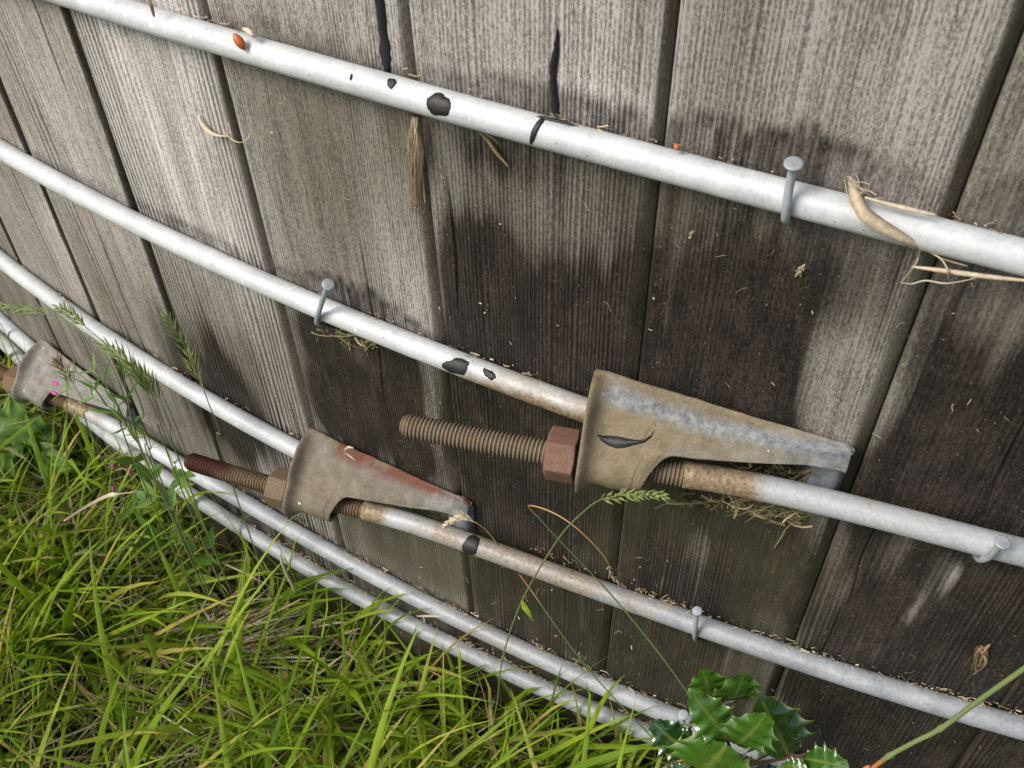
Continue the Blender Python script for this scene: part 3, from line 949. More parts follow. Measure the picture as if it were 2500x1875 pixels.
# tar on the rods
def s_of(x, y): return sz(px(x, y, 0.0135))[0]
rod_patch('A', None, s_of(843, 178), 1.10, 0.0028, 0.35, HOOP['A'], 1)
rod_patch('A', None, s_of(952, 232), 0.55, 0.0066, 0.80, HOOP['A'], 2, 0.16)
rod_patch('A', None, s_of(1160, 285), 0.72, 0.0016, 1.15, HOOP['A'], 3, 0.15, 0.0015)
rod_patch('A', None, s_of(1195, 256), 1.62, 0.0110, 0.16, HOOP['A'], 4, 0.3)
rod_patch('A', None, s_of(764, 182), 0.75, 0.0007, 0.2, HOOP['A'], 6)
rod_patch('B', S0['B'], s_of(988, 792), 0.55, 0.0078, 0.85, HOOP['B'], 11, 0.22, 0.003)
rod_patch('B', S0['B'], s_of(1056, 793), 0.95, 0.0042, 0.38, HOOP['B'], 8, 0.25, -0.004)
rod_patch('C', S0['C'], s_of(1020, 1178)+0.004, 0.75, 0.0066, 1.25, HOOP['C'], 9, 0.14)

# tar marks on a lug and a nut
def lug_patch(key, s0, path, width, parent, name):
    """path of (a, j) on the hood, drawn as a raised slug of tar"""
    left, right, mid = [], [], []
    pts = []
    for a, vv, w in path:
        sec = lug_section(a)
        q = int(np.argmax(sec[:, 0]))
        n, h = vv, float(np.interp(vv, sec[:q+1, 0], sec[:q+1, 1]))
        pts.append((a, n, h, w))
    v, f = [], []
    for i, (a, n, h, w) in enumerate(pts):
        for t, lift in ((-1, 0.0001), (-0.6, 0.0009), (0, 0.0013), (0.6, 0.0009), (1, 0.0001)):
            # across the hood: mostly (n, h) = direction (0.72, -0.70)
            dn, dh = 0.80*w*t, -0.60*w*t
            v.append(lug_point(key, s0, a, n+dn+0.62*(lift+0.0004), h+dh+0.78*(lift+0.0004)))
    for i in range(len(pts)-1):
        for j in range(4):
            f.append((i*5+j, i*5+j+1, (i+1)*5+j+1, (i+1)*5+j))
    return mesh_obj(name, v, f, M_TAR, parent)

# ------------------------------------------------------------------ tar drips down the staves
def wall_strip(name, pts, parent, seed=0):
    """pts: (x, y, half width in m) in photo points; a raised glossy run of tar on the wall"""
    raw = []
    for x, y, w in pts:
        s, n, z = sz(px(x, y))
        raw.append(np.array([s, z, w]))
    sp = spline(raw, 8)
    v, f = [], []
    for i, (s, z, w) in enumerate(sp):
        wl = w*(1+0.35*(float(vnoise(i*0.55+seed*13, 0.5, 40))-0.5)*2)
        wr_ = w*(1+0.35*(float(vnoise(i*0.55+seed*13, 7.5, 41))-0.5)*2)
        endk = min(1.0, 0.15+min(i, len(sp)-1-i)/2.0)
        for t, hh in ((-1, -0.0004), (-0.8, 0.0008), (-0.35, 0.0017), (0.35, 0.0017), (0.8, 0.0008), (1, -0.0004)):
            ww = (wl if t < 0 else wr_)*endk
            v.append(P(s+t*ww, hh+0.0002, z))
    for i in range(len(sp)-1):
        for j in range(5):
            f.append((i*6+j, i*6+j+1, (i+1)*6+j+1, (i+1)*6+j))
    o = mesh_obj(name, v, f, M_TAR, None)
    o.parent = parent
    o.matrix_parent_inverse = Matrix.Translation((0, -R, 0))
    return o

wall_strip('tar_drip', [(816, -60, 0.0030), (822, 10, 0.0030), (829, 70, 0.0030), (834, 125, 0.0036), (838, 150, 0.0024), (841, 170, 0.0012)], tank, 1)
wall_strip('tar_drip', [(1206, 62, 0.0005), (1204, 90, 0.0014), (1200, 120, 0.0020), (1195, 150, 0.0021), (1196, 190, 0.0022), (1199, 225, 0.0024), (1202, 246, 0.0030)], tank, 2)

lug_patch('B', S0['B'], [(0.0110, 0.0402, 0.0002), (0.015, 0.0400, 0.0017), (0.020, 0.0398, 0.0030), (0.026, 0.0396, 0.0036), (0.032, 0.0386, 0.0029),
                         (0.0385, 0.0368, 0.0014), (0.0438, 0.0350, 0.0010), (0.0472, 0.0318, 0.0009), (0.0478, 0.0285, 0.0006)], None, LUG['B'], 'tar_mark')

# ------------------------------------------------------------------ bent nails that hold the hoops up
def nail(path, head_dir, label, r=0.0021, hr=0.0044):
    pts = spline([px(x, y, n) for x, y, n in path], 8)
    base = pts[0]
    e = empty('bent_nail', tuple(base))
    tag(e, label, 'nail', 'bent nails over the hoops')
    m = MB(); tube(m, [p-base for p in pts], [r*(0.85+0.15*min(1, i/6)) for i in range(len(pts))], 12)
    sh = m.build('shank', M_NAIL, e)
    hd = pts[-1]-base
    d = np.asarray(head_dir, float) if head_dir is not None else pts[-1]-pts[-3]
    d /= np.linalg.norm(d)
    m = MB(); tube(m, [hd-d*0.0003, hd, hd+d*0.0008, hd+d*0.0011], [hr*0.85, hr, hr*0.98, hr*0.8], 18)
    hh = m.build('head', M_NAIL, e)
    return e
nail([(1708, 462, -0.004), (1703, 474, 0.006), (1697, 474, 0.016), (1698, 455, 0.0195), (1704, 410, 0.0195), (1711, 375, 0.020), (1714, 355, 0.021)], None, 'bent nail with wide round head clasping the uppermost hoop')
nail([(700, 692, -0.004), (694, 700, 0.006), (685, 697, 0.016), (687, 680, 0.0195), (697, 648, 0.0195), (705, 625, 0.021), (709, 615, 0.022)], None, 'thin bent nail over the hoop, well left of the tan lug\'s threaded end', 0.0019, 0.0043)
nail([(1503, 1372, -0.004), (1503, 1380, 0.006), (1501, 1375, 0.016), (1502, 1360, 0.0195), (1504, 1335, 0.0195), (1506, 1320, 0.021)], None, 'short straight nail hooked over the hoop of the rusty-edged lug', 0.0018, 0.0036)
nail([(2105, 1186, -0.004), (2106, 1194, 0.006), (2116, 1208, 0.016), (2134, 1204, 0.0225), (2150, 1189, 0.0250), (2165, 1172, 0.0262)], None, 'nail bent sideways into a hook under the tan lug\'s hoop', 0.0021, 0.0044)
nail([(1482, 1590, -0.004), (1480, 1594, 0.006), (1474, 1590, 0.016), (1474, 1575, 0.0195), (1476, 1556, 0.021), (1476, 1544, 0.0235)], None, 'nail over the second lowest hoop beside the holly', 0.0021, 0.0044)

# ------------------------------------------------------------------ grass
def outside(p, clear=0.017):
    q = np.array(p, float)
    dx, dy = q[0], q[1]-R
    r = math.hypot(dx, dy)
    lim = R+clear
    if r < lim:
        q[0] = dx/r*lim; q[1] = R+dy/r*lim
    return q

def blades(roots, length, width, tilt, bend, az, tints, nseg=6, fold=0.18, rs=None):
    """numpy grass: returns verts, faces, tints"""
    N = len(roots)
    t = np.linspace(0, 1, nseg+1)
    V = np.zeros((N, nseg+1, 3, 3))
    pos = np.array(roots, float)
    hd = np.stack([np.cos(az), np.sin(az), np.zeros(N)], -1)
    sd_ = np.stack([-np.sin(az), np.cos(az), np.zeros(N)], -1)
    twist = (rs.random(N)-0.5)*1.6
    up = np.array([0, 0, 1.0])
    step = length/nseg
    for i in range(nseg+1):
        ang = tilt+bend*t[i]**1.4
        d = hd*np.sin(ang)[:, None]+up*np.cos(ang)[:, None]
        nn = hd*np.cos(ang)[:, None]-up*np.sin(ang)[:, None]
        w = width*np.minimum(1, 0.55+t[i]*1.5)*(1-t[i]**2.4)+0.0002
        c, s = np.cos(twist*t[i])[:, None], np.sin(twist*t[i])[:, None]
        side = sd_*c+nn*s
        nrm = nn*c-sd_*s
        V[:, i, 0] = pos-side*(w/2)[:, None]+nrm*(fold*w)[:, None]
        V[:, i, 1] = pos
        V[:, i, 2] = pos+side*(w/2)[:, None]+nrm*(fold*w)[:, None]
        pos = pos+d*step[:, None]
        pos[:, 2] = np.maximum(pos[:, 2], 0.004)
    # keep out of the tank
    dx = V[..., 0]; dy = V[..., 1]-R
    rr = np.hypot(dx, dy)
    k = np.where(rr < R+0.018, (R+0.018)/rr, 1.0)
    V[..., 0] = dx*k; V[..., 1] = R+dy*k
    base = np.arange(N)[:, None, None]*((nseg+1)*3)+np.arange(nseg)[None, :, None]*3
    f1 = base+np.array([0, 1, 4, 3]); f2 = base+np.array([1, 2, 5, 4])
    F = np.concatenate([f1.reshape(-1, 4), f2.reshape(-1, 4)])
    return V.reshape(-1, 3), F, np.repeat(tints, (nseg+1)*3)

def scatter(n, x0, x1, y0, y1, rs, nmin=0.004, nmax=9):
    out = []
    while len(out) < n:
        x = x0+rs.random()*(x1-x0); y = y0+rs.random()*(y1-y0)
        nn = math.hypot(x, y-R)-R
        if nmin < nn < nmax: out.append((x, y, 0.0))
    return np.array(out)

def grass_object(name, label, roots, Lr, Wr, tiltr, bendr, tintr, mat, seed, azf=None, nseg=6, cat='grass', lift=0.0):
    rs = np.random.default_rng(seed)
    N = len(roots)
    az = rs.random(N)*2*math.pi if azf is None else azf(roots, rs)
    roots = roots.copy(); roots[:, 2] += lift*rs.random(N)-0.004*(lift == 0)
    v, f, t = blades(roots, Lr[0]+(Lr[1]-Lr[0])*rs.random(N)**1.4, Wr[0]+(Wr[1]-Wr[0])*rs.random(N)**1.5, tiltr[0]+(tiltr[1]-tiltr[0])*rs.random(N),
                     bendr[0]+(bendr[1]-bendr[0])*rs.random(N), az, tintr[0]+(tintr[1]-tintr[0])*rs.random(N), nseg, rs=rs)
    o = mesh_obj(name, v, f, mat, None, True, {'tint': t})
    return tag(o, label, cat, kind='stuff')

rsg = np.random.default_rng(3)
near = scatter(10500, -1.5, 0.24, -0.75, 0.75, rsg, 0.004, 0.75)
# clumps: shift roots towards clump centres
cl = scatter(170, -1.5, 0.2, -0.75, 0.75, rsg, 0.03, 0.75)
idx = rsg.integers(0, len(cl), len(near))
mixk = (rsg.random(len(near)) < 0.62)
near[mixk] = cl[idx[mixk]]+np.concatenate([rsg.normal(0, 0.022, (mixk.sum(), 2)), np.zeros((mixk.sum(), 1))], 1)
near = near[(np.hypot(near[:, 0], near[:, 1]-R)-R) > 0.006]
dens = vnoise(near[:, 0]*7+9, near[:, 1]*7+4, 50)
near = near[dens+rsg.random(len(near))*0.6 > 0.42]
def lean(roots, rs):
    # the sward leans along the wall towards the open side, with plenty of scatter
    return rs.normal(-0.35, 1.25, len(roots))
grass_object('grass', 'fresh green grass growing against the foot of the tank', near, (0.10, 0.29), (0.0026, 0.0095), (0.25, 1.15), (0.1, 0.95), (0.25, 1.0), M_GRASS, 21, lean, 7)
fine_r = scatter(9500, -1.5, 0.24, -0.75, 0.75, rsg, 0.004, 0.75)
grass_object('fine_grass', 'fine thread-like green grass among the broader blades', fine_r, (0.05, 0.15), (0.0010, 0.0026), (0.2, 1.2), (0.1, 1.0), (0.2, 1.0), M_GRASS, 22, None, 5)
dry = scatter(6500, -1.5, 0.30, -0.75, 0.75, rsg, 0.002, 0.75)
grass_object('dry_thatch', 'mat of dead straw-coloured grass lying under the green blades', dry, (0.04, 0.16), (0.0008, 0.0026), (1.05, 1.6), (-0.25, 0.4), (0.0, 1.0), M_STRAW, 23, None, 4, 'dead grass', 0.055)
grass_object('standing_straw', 'brown dead blades standing among the green grass', scatter(600, -1.5, 0.26, -0.75, 0.75, rsg, 0.004, 0.75), (0.07, 0.19), (0.002, 0.0055), (0.3, 1.25), (0.1, 1.2), (0.0, 0.8), M_STRAW, 27, None, 6, 'dead grass')
far = scatter(9000, -4.5, 4.5, -5.0, 2.6, rsg, 0.01, 5)
far = far[~((far[:, 0] > -1.5) & (far[:, 0] < 0.25) & (far[:, 1] > -0.75))]
grass_object('meadow_grass', 'open grass spreading away from the tank', far, (0.10, 0.26), (0.004, 0.010), (0.1, 0.8), (0.2, 1.2), (0.1, 0.9), M_GRASS, 24, None, 4)
side_turf = scatter(2600, 0.24, 1.5, -0.8, 0.9, rsg, 0.01, 0.8)
grass_object('short_turf', 'short turf along the foot of the tank beyond the holly', side_turf, (0.05, 0.13), (0.002, 0.006), (0.3, 1.2), (0.2, 1.0), (0.1, 0.9), M_GRASS, 28, None, 5)
# taller tuft of broad blades at the foot of the wall where the turf ends
tuft_r = []
for cx, cy in [(860, 1655), (930, 1640), (1000, 1655), (1075, 1680), (1150, 1690), (1220, 1700), (1290, 1700), (780, 1600), (700, 1560), (1120, 1640), (960, 1690), (1040, 1720), (1360, 1700)]:
    g = gpx(cx, cy)
    for _ in range(13):
        q = outside(g+np.array([rsg.normal(0, 0.016), rsg.normal(0, 0.014), 0]), 0.008)
        tuft_r.append((q[0], q[1], 0))
tuft_r = np.array(tuft_r)
grass_object('tall_grass', 'taller bright grass blades rising against the lowest hoop', tuft_r, (0.09, 0.20), (0.003, 0.0062), (0.0, 0.45), (0.2, 1.3), (0.35, 1.0), M_GRASS, 25, lambda r, rs: rs.normal(-0.3, 1.5, len(r)), 8)
few_r = []
for cx, cy in [(1300, 1730), (1380, 1750), (1450, 1760), (1520, 1790)]:
    g = gpx(cx, cy)
    for _ in range(5):
        q = outside(g+np.array([rsg.normal(0, 0.02), rsg.normal(0, 0.015), 0]), 0.008)
        few_r.append((q[0], q[1], 0))
grass_object('grass_tuft', 'sparse grass blades between the turf and the holly', np.array(few_r), (0.07, 0.15), (0.003, 0.006), (0.1, 0.7), (0.4, 1.3), (0.35, 0.9), M_GRASS, 26, None, 7)

# bleached straw combed flat in one patch of the turf
def straw_patch():
    rs = np.random.default_rng(77)
    roots = np.array([np.append(gpx(470+rs.normal(0, 75), 1385+rs.normal(0, 34), 0.06)[:2], 0.02+0.045*rs.random()) for _ in range(110)])
    d0 = math.atan2(R_[1]*0.95+F_[1]*0.35, R_[0]*0.95+F_[0]*0.35)
    grass_object('flattened_straw', 'pale bleached straw combed flat in the turf', roots, (0.05, 0.14), (0.001, 0.0028), (1.35, 1.65), (-0.1, 0.25), (0.55, 1.0), M_STRAW, 78, lambda r, q: q.normal(d0, 0.28, len(r)), 4, 'dead grass')
straw_patch()

# ------------------------------------------------------------------ single stalks with seed heads
def spikelets(m, path, n, ln, rad, tint, rs, spread=0.55):
    pts, fr = frames(path)
    for i in range(n):
        u = i/(n-1)*(len(pts)-1)
        k = min(int(u), len(pts)-2); fz = u-k
        p = pts[k]*(1-fz)+pts[k+1]*fz
        x, y, t = fr[k]
        an = i*2.4+rs.random()*0.6
        o = math.cos(an)*x+math.sin(an)*y
        d = t*math.cos(spread)+o*math.sin(spread)
        L = ln*(0.7+0.6*rs.random())*(1-0.5*(i/(n-1))**2)
        b = p+o*rad*0.3
        s1 = np.cross(d, o); s1 /= np.linalg.norm(s1)+1e-9
        s2 = np.cross(d, s1)
        mid = b+d*L*0.42
        w = rad*(0.8+0.4*rs.random())
        v = [b, mid+s1*w, mid+s2*w*0.7, mid-s1*w, mid-s2*w*0.7, b+d*L]
        m.add(v, [(0, 1, 2), (0, 2, 3), (0, 3, 4), (0, 4, 1), (5, 2, 1), (5, 3, 2), (5, 4, 3), (5, 1, 4)], [min(1, max(0, tint+rs.normal(0, 0.15)))]*6)

def stalk(name, label, stem, head, r=0.0006, stem_tint=0.4, head_tint=0.6, n=34, ln=0.008, rad=0.0011, leaf=None, head_mat=None, seed=0, cat='grass stalk', spread=0.55, stem_tints=None):
    """stem: world points root to neck; head: points neck to tip"""
    rs = np.random.default_rng(seed)
    base = np.asarray(stem[0])
    e = empty(name, tuple(base))
    tag(e, label, cat)
    sp = spline(stem, 8)
    m = MB(); tube(m, [p-base for p in sp], [r*(1.15-0.5*i/len(sp)) for i in range(len(sp))], 6, stem_tint)
    if stem_tints is not None:
        k = len(sp)
        m.a = [float(np.interp(i//6/(k-1), *stem_tints)) for i in range(k*6)]
    m.build('stem', M_STEM, e)
    if head is not None:
        m = MB()
        hp = spline(head, 6)
        tube(m, [p-base for p in hp], r*0.6, 5, head_tint)
        spikelets(m, [p-base for p in hp], n, ln, rad, head_tint, rs, spread)
        m.build('seed_head', head_mat or M_SEED, e, False)
    for lf in (leaf or []):
        m = MB()
        w = [lf[1]*max(0.05, math.sin(math.pi*min(1, 0.12+0.88*t))) for t in np.linspace(0, 1, len(lf[0]))]
        ribbon(m, [p-base for p in lf[0]], w, lf[2], 0.7, 0.12)
        m.build('leaf', M_GRASS, e)
    return e

Z4 = lambda x, y, n: px(0.36*x, 530.9+0.36*y, n)              # points read off enlarged views of the photograph
Z2 = lambda x, y, n: px(707.8+0.36*x, 1061.8+0.36*y, n)
Z3 = lambda x, y, n: px(1415.7+0.36*x, 1061.8+0.36*y, n)
def ground_under(p, dx=0.0, dy=0.0):
    q = outside((p[0]+dx, p[1]+dy, 0), 0.01); q[2] = -0.005
    return q
def root_along(a, b):
    d = a-b
    q = outside(a+d*(a[2]/max(1e-3, -d[2])) if d[2] < 0 else a, 0.01); q[2] = -0.005
    return q

# the long green stalk whose seed head lies across the staves under the tan lug
g0 = Z2(1000, 1380, 0.050)
stalk('grass_stalk', 'long thin green grass stalk with fresh seed head under the tan lug',
      [ground_under(g0), g0, Z2(1020, 1250, 0.050), Z2(1050, 1000, 0.050), Z2(1160, 670, 0.052), Z2(1380, 290, 0.054), Z2(1560, 100, 0.055), Z2(1645, 45, 0.055)],
      [Z2(1645, 45, 0.055), Z2(1780, 20, 0.056), Z2(1900, 18, 0.056), Z2(2020, 25, 0.056)], 0.0007, 0.35, 0.7, 44, 0.009, 0.0011,
      [([Z2(1165, 650, 0.052), Z2(1180, 690, 0.058), Z2(1205, 730, 0.060), Z2(1230, 778, 0.058)], 0.0045, R_)], seed=1)
# bent stalk: green below, orange above, snapped over with a dry head
g0 = Z2(2180, 1235, 0.035)
stalk('bent_dry_stalk', 'snapped orange grass stalk with its dry head hanging over the staves',
      [root_along(g0, Z2(2000, 985, 0.030)), g0, Z2(2000, 985, 0.030), Z2(1800, 735, 0.026), Z2(1610, 520, 0.024), Z2(1380, 280, 0.030), Z2(1260, 150, 0.034), Z2(1206, 86, 0.036), Z2(1300, 105, 0.036), Z2(1420, 165, 0.036), Z2(1540, 260, 0.035), Z2(1640, 365, 0.033), Z2(1690, 440, 0.031)],
      [Z2(1690, 440, 0.031), Z2(1700, 490, 0.028), Z2(1725, 525, 0.026), Z2(1758, 560, 0.022)], 0.0006, 0.3, 0.6, 22, 0.007, 0.0009, None, M_STRAW, 2, spread=0.35,
      stem_tints=([0, 0.45, 0.56, 0.66, 0.72, 1.0], [0.25, 0.35, 0.72, 0.95, 1.0, 0.9]))
g0 = Z2(1965, 1495, 0.055)
stalk('bare_grass_stalk', 'bare stalk, reddish at its tip, crossing the two lowest hoops',
      [root_along(g0, Z2(1700, 1220, 0.050)), g0, Z2(1700, 1220, 0.050), Z2(1500, 985, 0.045), Z2(1330, 750, 0.040), Z2(1240, 620, 0.034), Z2(1150, 497, 0.022)], None, 0.0006, 0.3, seed=3,
      stem_tints=([0, 0.72, 0.85, 1.0], [0.2, 0.3, 0.72, 0.8]))
# dry head wedged in the mouth of the rusty-edged lug
stalk('dry_grass_head', 'pale dry grass head stuck between lug tip and hoop rod',
      [Z2(1025, 322, 0.024), Z2(960, 240, 0.034), Z2(905, 195, 0.040), Z2(870, 178, 0.042)], [Z2(870, 178, 0.042), Z2(820, 160, 0.043), Z2(760, 170, 0.043), Z2(705, 200, 0.042)],
      0.0006, 0.95, 0.85, 34, 0.010, 0.0012, None, M_STRAW, 4, spread=0.35)
# group of stalks in front of the pale grey lug
heads = [
 ('drooping green seed head whose tip leaves the staves beside the grey lug', [(760, 1180, 0.084), (740, 900, 0.084), (620, 640, 0.078), (470, 500, 0.073), (270, 412, 0.067)], [(270, 412, 0.067), (180, 385, 0.067), (90, 370, 0.067), (0, 366, 0.067)], 34, 0.016),
 ('pale green seed head lying across the rod of the third hoop', [(900, 1240, 0.078), (860, 1000, 0.078), (760, 760, 0.073), (640, 600, 0.067), (520, 492, 0.061)], [(520, 492, 0.061), (460, 440, 0.061), (405, 395, 0.061), (360, 368, 0.061)], 34, 0.016),
 ('upright plump green seed head before a black gap between staves', [(1345, 1290, 0.051), (1320, 1120, 0.051), (1250, 940, 0.051), (1215, 835, 0.048)], [(1215, 835, 0.048), (1160, 720, 0.045), (1100, 590, 0.045), (1050, 510, 0.045), (1002, 440, 0.045)], 52, 0.017),
 ('broad feathery seed head over the middle of the third hoop', [(1010, 1260, 0.084), (960, 1050, 0.084), (905, 890, 0.078)], [(905, 890, 0.078), (850, 800, 0.078), (760, 700, 0.075), (690, 640, 0.073), (640, 610, 0.073)], 58, 0.019),
 ('second feathery seed head drooping beside the broad one', [(1080, 1300, 0.073), (1020, 1080, 0.073), (960, 920, 0.073)], [(960, 920, 0.073), (900, 840, 0.073), (840, 770, 0.073), (790, 720, 0.073)], 40, 0.018),
 ('small green seed head above the rod leaving the grey lug', [(905, 1300, 0.067), (905, 1220, 0.067), (890, 1150, 0.067)], [(890, 1150, 0.067), (860, 1135, 0.067), (830, 1128, 0.067), (815, 1120, 0.067)], 26, 0.016),
 ('brown dry seed head in front of the grey lug', [(560, 1160, 0.089), (520, 980, 0.089), (440, 830, 0.084)], [(440, 830, 0.084), (410, 780, 0.084), (370, 730, 0.084), (345, 692, 0.084)], 26, 0.015)]
for i, (lb, st, hd, n, ln) in enumerate(heads):
    s3 = [Z4(*q) for q in st]
    stalk('seeding_grass', lb, [ground_under(s3[0], 0.01, -0.01)]+s3, [Z4(*q) for q in hd], 0.0006, 0.35, 0.35 if i == 6 else 0.5+0.08*(i % 3), n, ln, 0.0010, None, M_STRAW if i == 6 else M_SEED, 10+i, spread=0.5)
# heads out in the turf
turf = [('pale seed head lying in the turf below the red threaded tip', (1190, 480), (890, 245), (640, 480)), ('short green seed head low in the turf', (900, 380), (640, 385), (430, 390)),
        ('grey-green seed head by the dock leaf', (560, 250), (160, -190), (10, -260))]
for i, (lb, a, b, c) in enumerate(turf):
    f = lambda q, h: gpx(0.36*q[0], 1061.8+0.36*q[1], h)
    p0, p1, p2 = f(a, 0.0), f(b, 0.10), f(c, 0.085)
    stalk('seeding_grass', lb, [p0, (p0+p1)/2+np.array([0, 0, 0.02]), p1], [p1, (p1+p2)/2+np.array([0, 0, 0.008]), p2], 0.0006, 0.4, 0.75, 40, 0.009, 0.0009, None, M_SEED, 30+i, spread=0.35)

# thick jointed stem at the right foot of the wall
def thick_stem():
    pts = [Z3(1160, 1760, .075), Z3(1300, 1662, .072), Z3(1405, 1585, .070), Z3(1560, 1500, .068), Z3(1715, 1420, .066), Z3(1960, 1240, .064), Z3(2212, 1062, .062), Z3(2480, 860, .060)]
    root = ground_under(pts[0], -0.03, -0.01)
    e = empty('jointed_stem', tuple(root)); tag(e, 'thick pale green jointed stem slanting before the dark staves', 'plant stem')
    sp = spline([root]+pts, 8)
    m = MB(); rad = []
    for i, p in enumerate(sp):
        d = min(np.linalg.norm(p-pts[2]), np.linalg.norm(p-pts[4]))
        rad.append(0.0016+0.0007*math.exp(-(d/0.003)**2))
    tube(m, [p-root for p in sp], rad, 10, 0.55)
    m.a = [0.80 if (np.linalg.norm(np.array(v)+root-pts[1]) < 0.016) else 0.5 for v in m.v]
    m.build('stem', M_STEM, e)
    m = MB(); d = (pts[5]-pts[4])/np.linalg.norm(pts[5]-pts[4])
    tube(m, [pts[4]-root-d*0.002, pts[4]-root, pts[4]-root+d*0.002], [0.0018, 0.0023, 0.0018], 10, 0.5); m.build('node', M_STEM, e)
thick_stem()

# ------------------------------------------------------------------ leafy weeds
def leaf_mesh(m, base, tip, width, nrm, tint, curl=0.12, n=12, prof=0.75, fold=0.15):
    base, tip, nrm = map(lambda q: np.asarray(q, float), (base, tip, nrm))
    L = np.linalg.norm(tip-base)
    mid = (base+tip)/2+nrm/np.linalg.norm(nrm)*L*curl
    pts = bez(base, mid, tip, n)
    d = (tip-base)/L
    sd_ = np.cross(d, nrm); sd_ /= np.linalg.norm(sd_)
    w = [width*max(0.03, math.sin(math.pi*t**prof)) for t in np.linspace(0.02, 0.995, n)]
    ribbon(m, pts, w, sd_, tint, fold)

def weed(name, label, stems, buds=(), cat='weed', seed=0, leaf_len=0.026, leaf_w=0.0055):
    rs = np.random.default_rng(seed)
    root = ground_under(stems[0][0])
    e = empty(name, tuple(root)); tag(e, label, cat)
    for st in stems:
        sp = spline([root]+st if st is stems[0] else st, 8)
        m = MB(); tube(m, [p-root for p in sp], [0.0007*(1.1-0.6*i/len(sp)) for i in range(len(sp))], 6, 0.5); m.build('stem', M_STEM, e)
        for i in range(7, len(sp)-1, 7):
            t = sp[i]-sp[i-1]; t /= np.linalg.norm(t)
            for sg in (-1, 1):
                o = np.cross(t, -F_)*sg+rs.normal(0, 0.25, 3); o /= np.linalg.norm(o)
                d = t*0.75+o*0.65
                m = MB(); leaf_mesh(m, sp[i]-root, sp[i]-root+d*leaf_len*(0.7+0.6*rs.random()), leaf_w*(0.8+0.4*rs.random()), -F_+rs.normal(0, 0.5, 3), 0.3+0.5*rs.random())
                m.build('leaf', M_WEED, e)
    for b, d in buds:
        m = MB(); b = np.asarray(b)-root; d = np.asarray(d)/np.linalg.norm(d)
        tube(m, [b, b+d*0.003, b+d*0.007, b+d*0.0095], [0.0006, 0.0016, 0.0017, 0.0006], 8, 0.5); m.build('bud', M_PINK, e)
dl = Z4(340, 830, 0.088)-Z4(430, 880, 0.088)
weed('willowherb', 'slender willowherb with magenta buds leaning across the grey lug\'s rod',
     [[Z4(850, 1230, 0.088), Z4(760, 1080, 0.088), Z4(640, 960, 0.088), Z4(480, 880, 0.088), Z4(345, 832, 0.088)], [Z4(760, 1080, 0.088), Z4(690, 930, 0.093), Z4(610, 800, 0.093), Z4(540, 735, 0.093)],
      [Z4(850, 1230, 0.088), Z4(790, 1040, 0.088), Z4(760, 880, 0.088), Z4(740, 745, 0.088)], [Z4(640, 960, 0.088), Z4(560, 850, 0.090), Z4(430, 730, 0.090)]],
     [(Z4(352, 836, 0.088), dl), (Z4(345, 895, 0.088), dl)], 'wildflower', 5, 0.022, 0.0026)
weed('broadleaf_weed', 'bushy broad-leaved weed under the red threaded tip',
     [[Z4(1000, 1520, 0.058), Z4(1040, 1450, 0.058), Z4(1090, 1400, 0.060), Z4(1110, 1370, 0.063)], [Z4(1000, 1520, 0.058), Z4(930, 1500, 0.063), Z4(850, 1530, 0.068), Z4(790, 1550, 0.068)], [Z4(1000, 1520, 0.058), Z4(900, 1380, 0.068), Z4(800, 1260, 0.073)]],
     [(Z4(690, 1345, 0.078), (0, 0, 1)), (Z4(782, 1368, 0.078), (0.3, 0, 1)), (Z4(690, 1478, 0.078), (0, 0, 1))], 'weed', 6, 0.026, 0.009)
weed('clover_weed', 'low leafy weed in the turf left of the lowest hoop\'s bare stretch',
     [[gpx(380, 1240, .02), gpx(400, 1215, .05), gpx(430, 1190, .08), gpx(460, 1180, .10)], [gpx(400, 1215, .05), gpx(370, 1180, .08), gpx(340, 1160, .10)], [gpx(400, 1215, .05), gpx(420, 1250, .06), gpx(380, 1290, .07)]],
     [(gpx(222, 1210, .07), (0.2, 0, 1)), (gpx(352, 1213, .08), (0.2, 0, 1))], 'weed', 7, 0.034, 0.011)
def dock():
    root = gpx(95, 985, 0.0); root[2] = 0
    e = empty('dock_plant', tuple(root)); tag(e, 'broad crinkled dock leaf in the grass below the grey lug', 'weed')
    for i, (a, b, w, h0, h1) in enumerate([((95, 985), (25, 868), 0.075, 0.02, 0.12), ((95, 985), (5, 1010), 0.05, 0.02, 0.10), ((95, 985), (150, 1010), 0.045, 0.02, 0.08)]):
        p, q = gpx(*a, h0)-root, gpx(*b, h1)-root
        m = MB()
        na, nw = 22, 13
        d = q-p; L = np.linalg.norm(d); d /= L
        sd_ = np.cross(d, -F_); sd_ /= np.linalg.norm(sd_); nn = np.cross(sd_, d)
        v = []
        for ii in range(na):
            t = ii/(na-1)
            ww = w*0.5*math.sin(math.pi*(0.04+0.94*t)**0.8)**0.7*(1+0.06*math.sin(t*40))
            for j in range(nw):
                x = -1+2*j/(nw-1)
                hgt = 0.006*math.sin(t*30)*abs(x)+0.004*math.sin(t*17+x*6)-0.012*x*x+0.02*math.sin(math.pi*t)+0.0035*abs(x)
                v.append(p+d*L*t+sd_*x*ww+nn*hgt)
        m.add(v, [(ii*nw+j, ii*nw+j+1, (ii+1)*nw+j+1, (ii+1)*nw+j) for ii in range(na-1) for j in range(nw-1)], [0.95 if abs(k % nw-nw//2) < 1 else 0.62+0.2*random.random() for k in range(na*nw)])
        m.build('leaf', M_WEED, e)
dock()

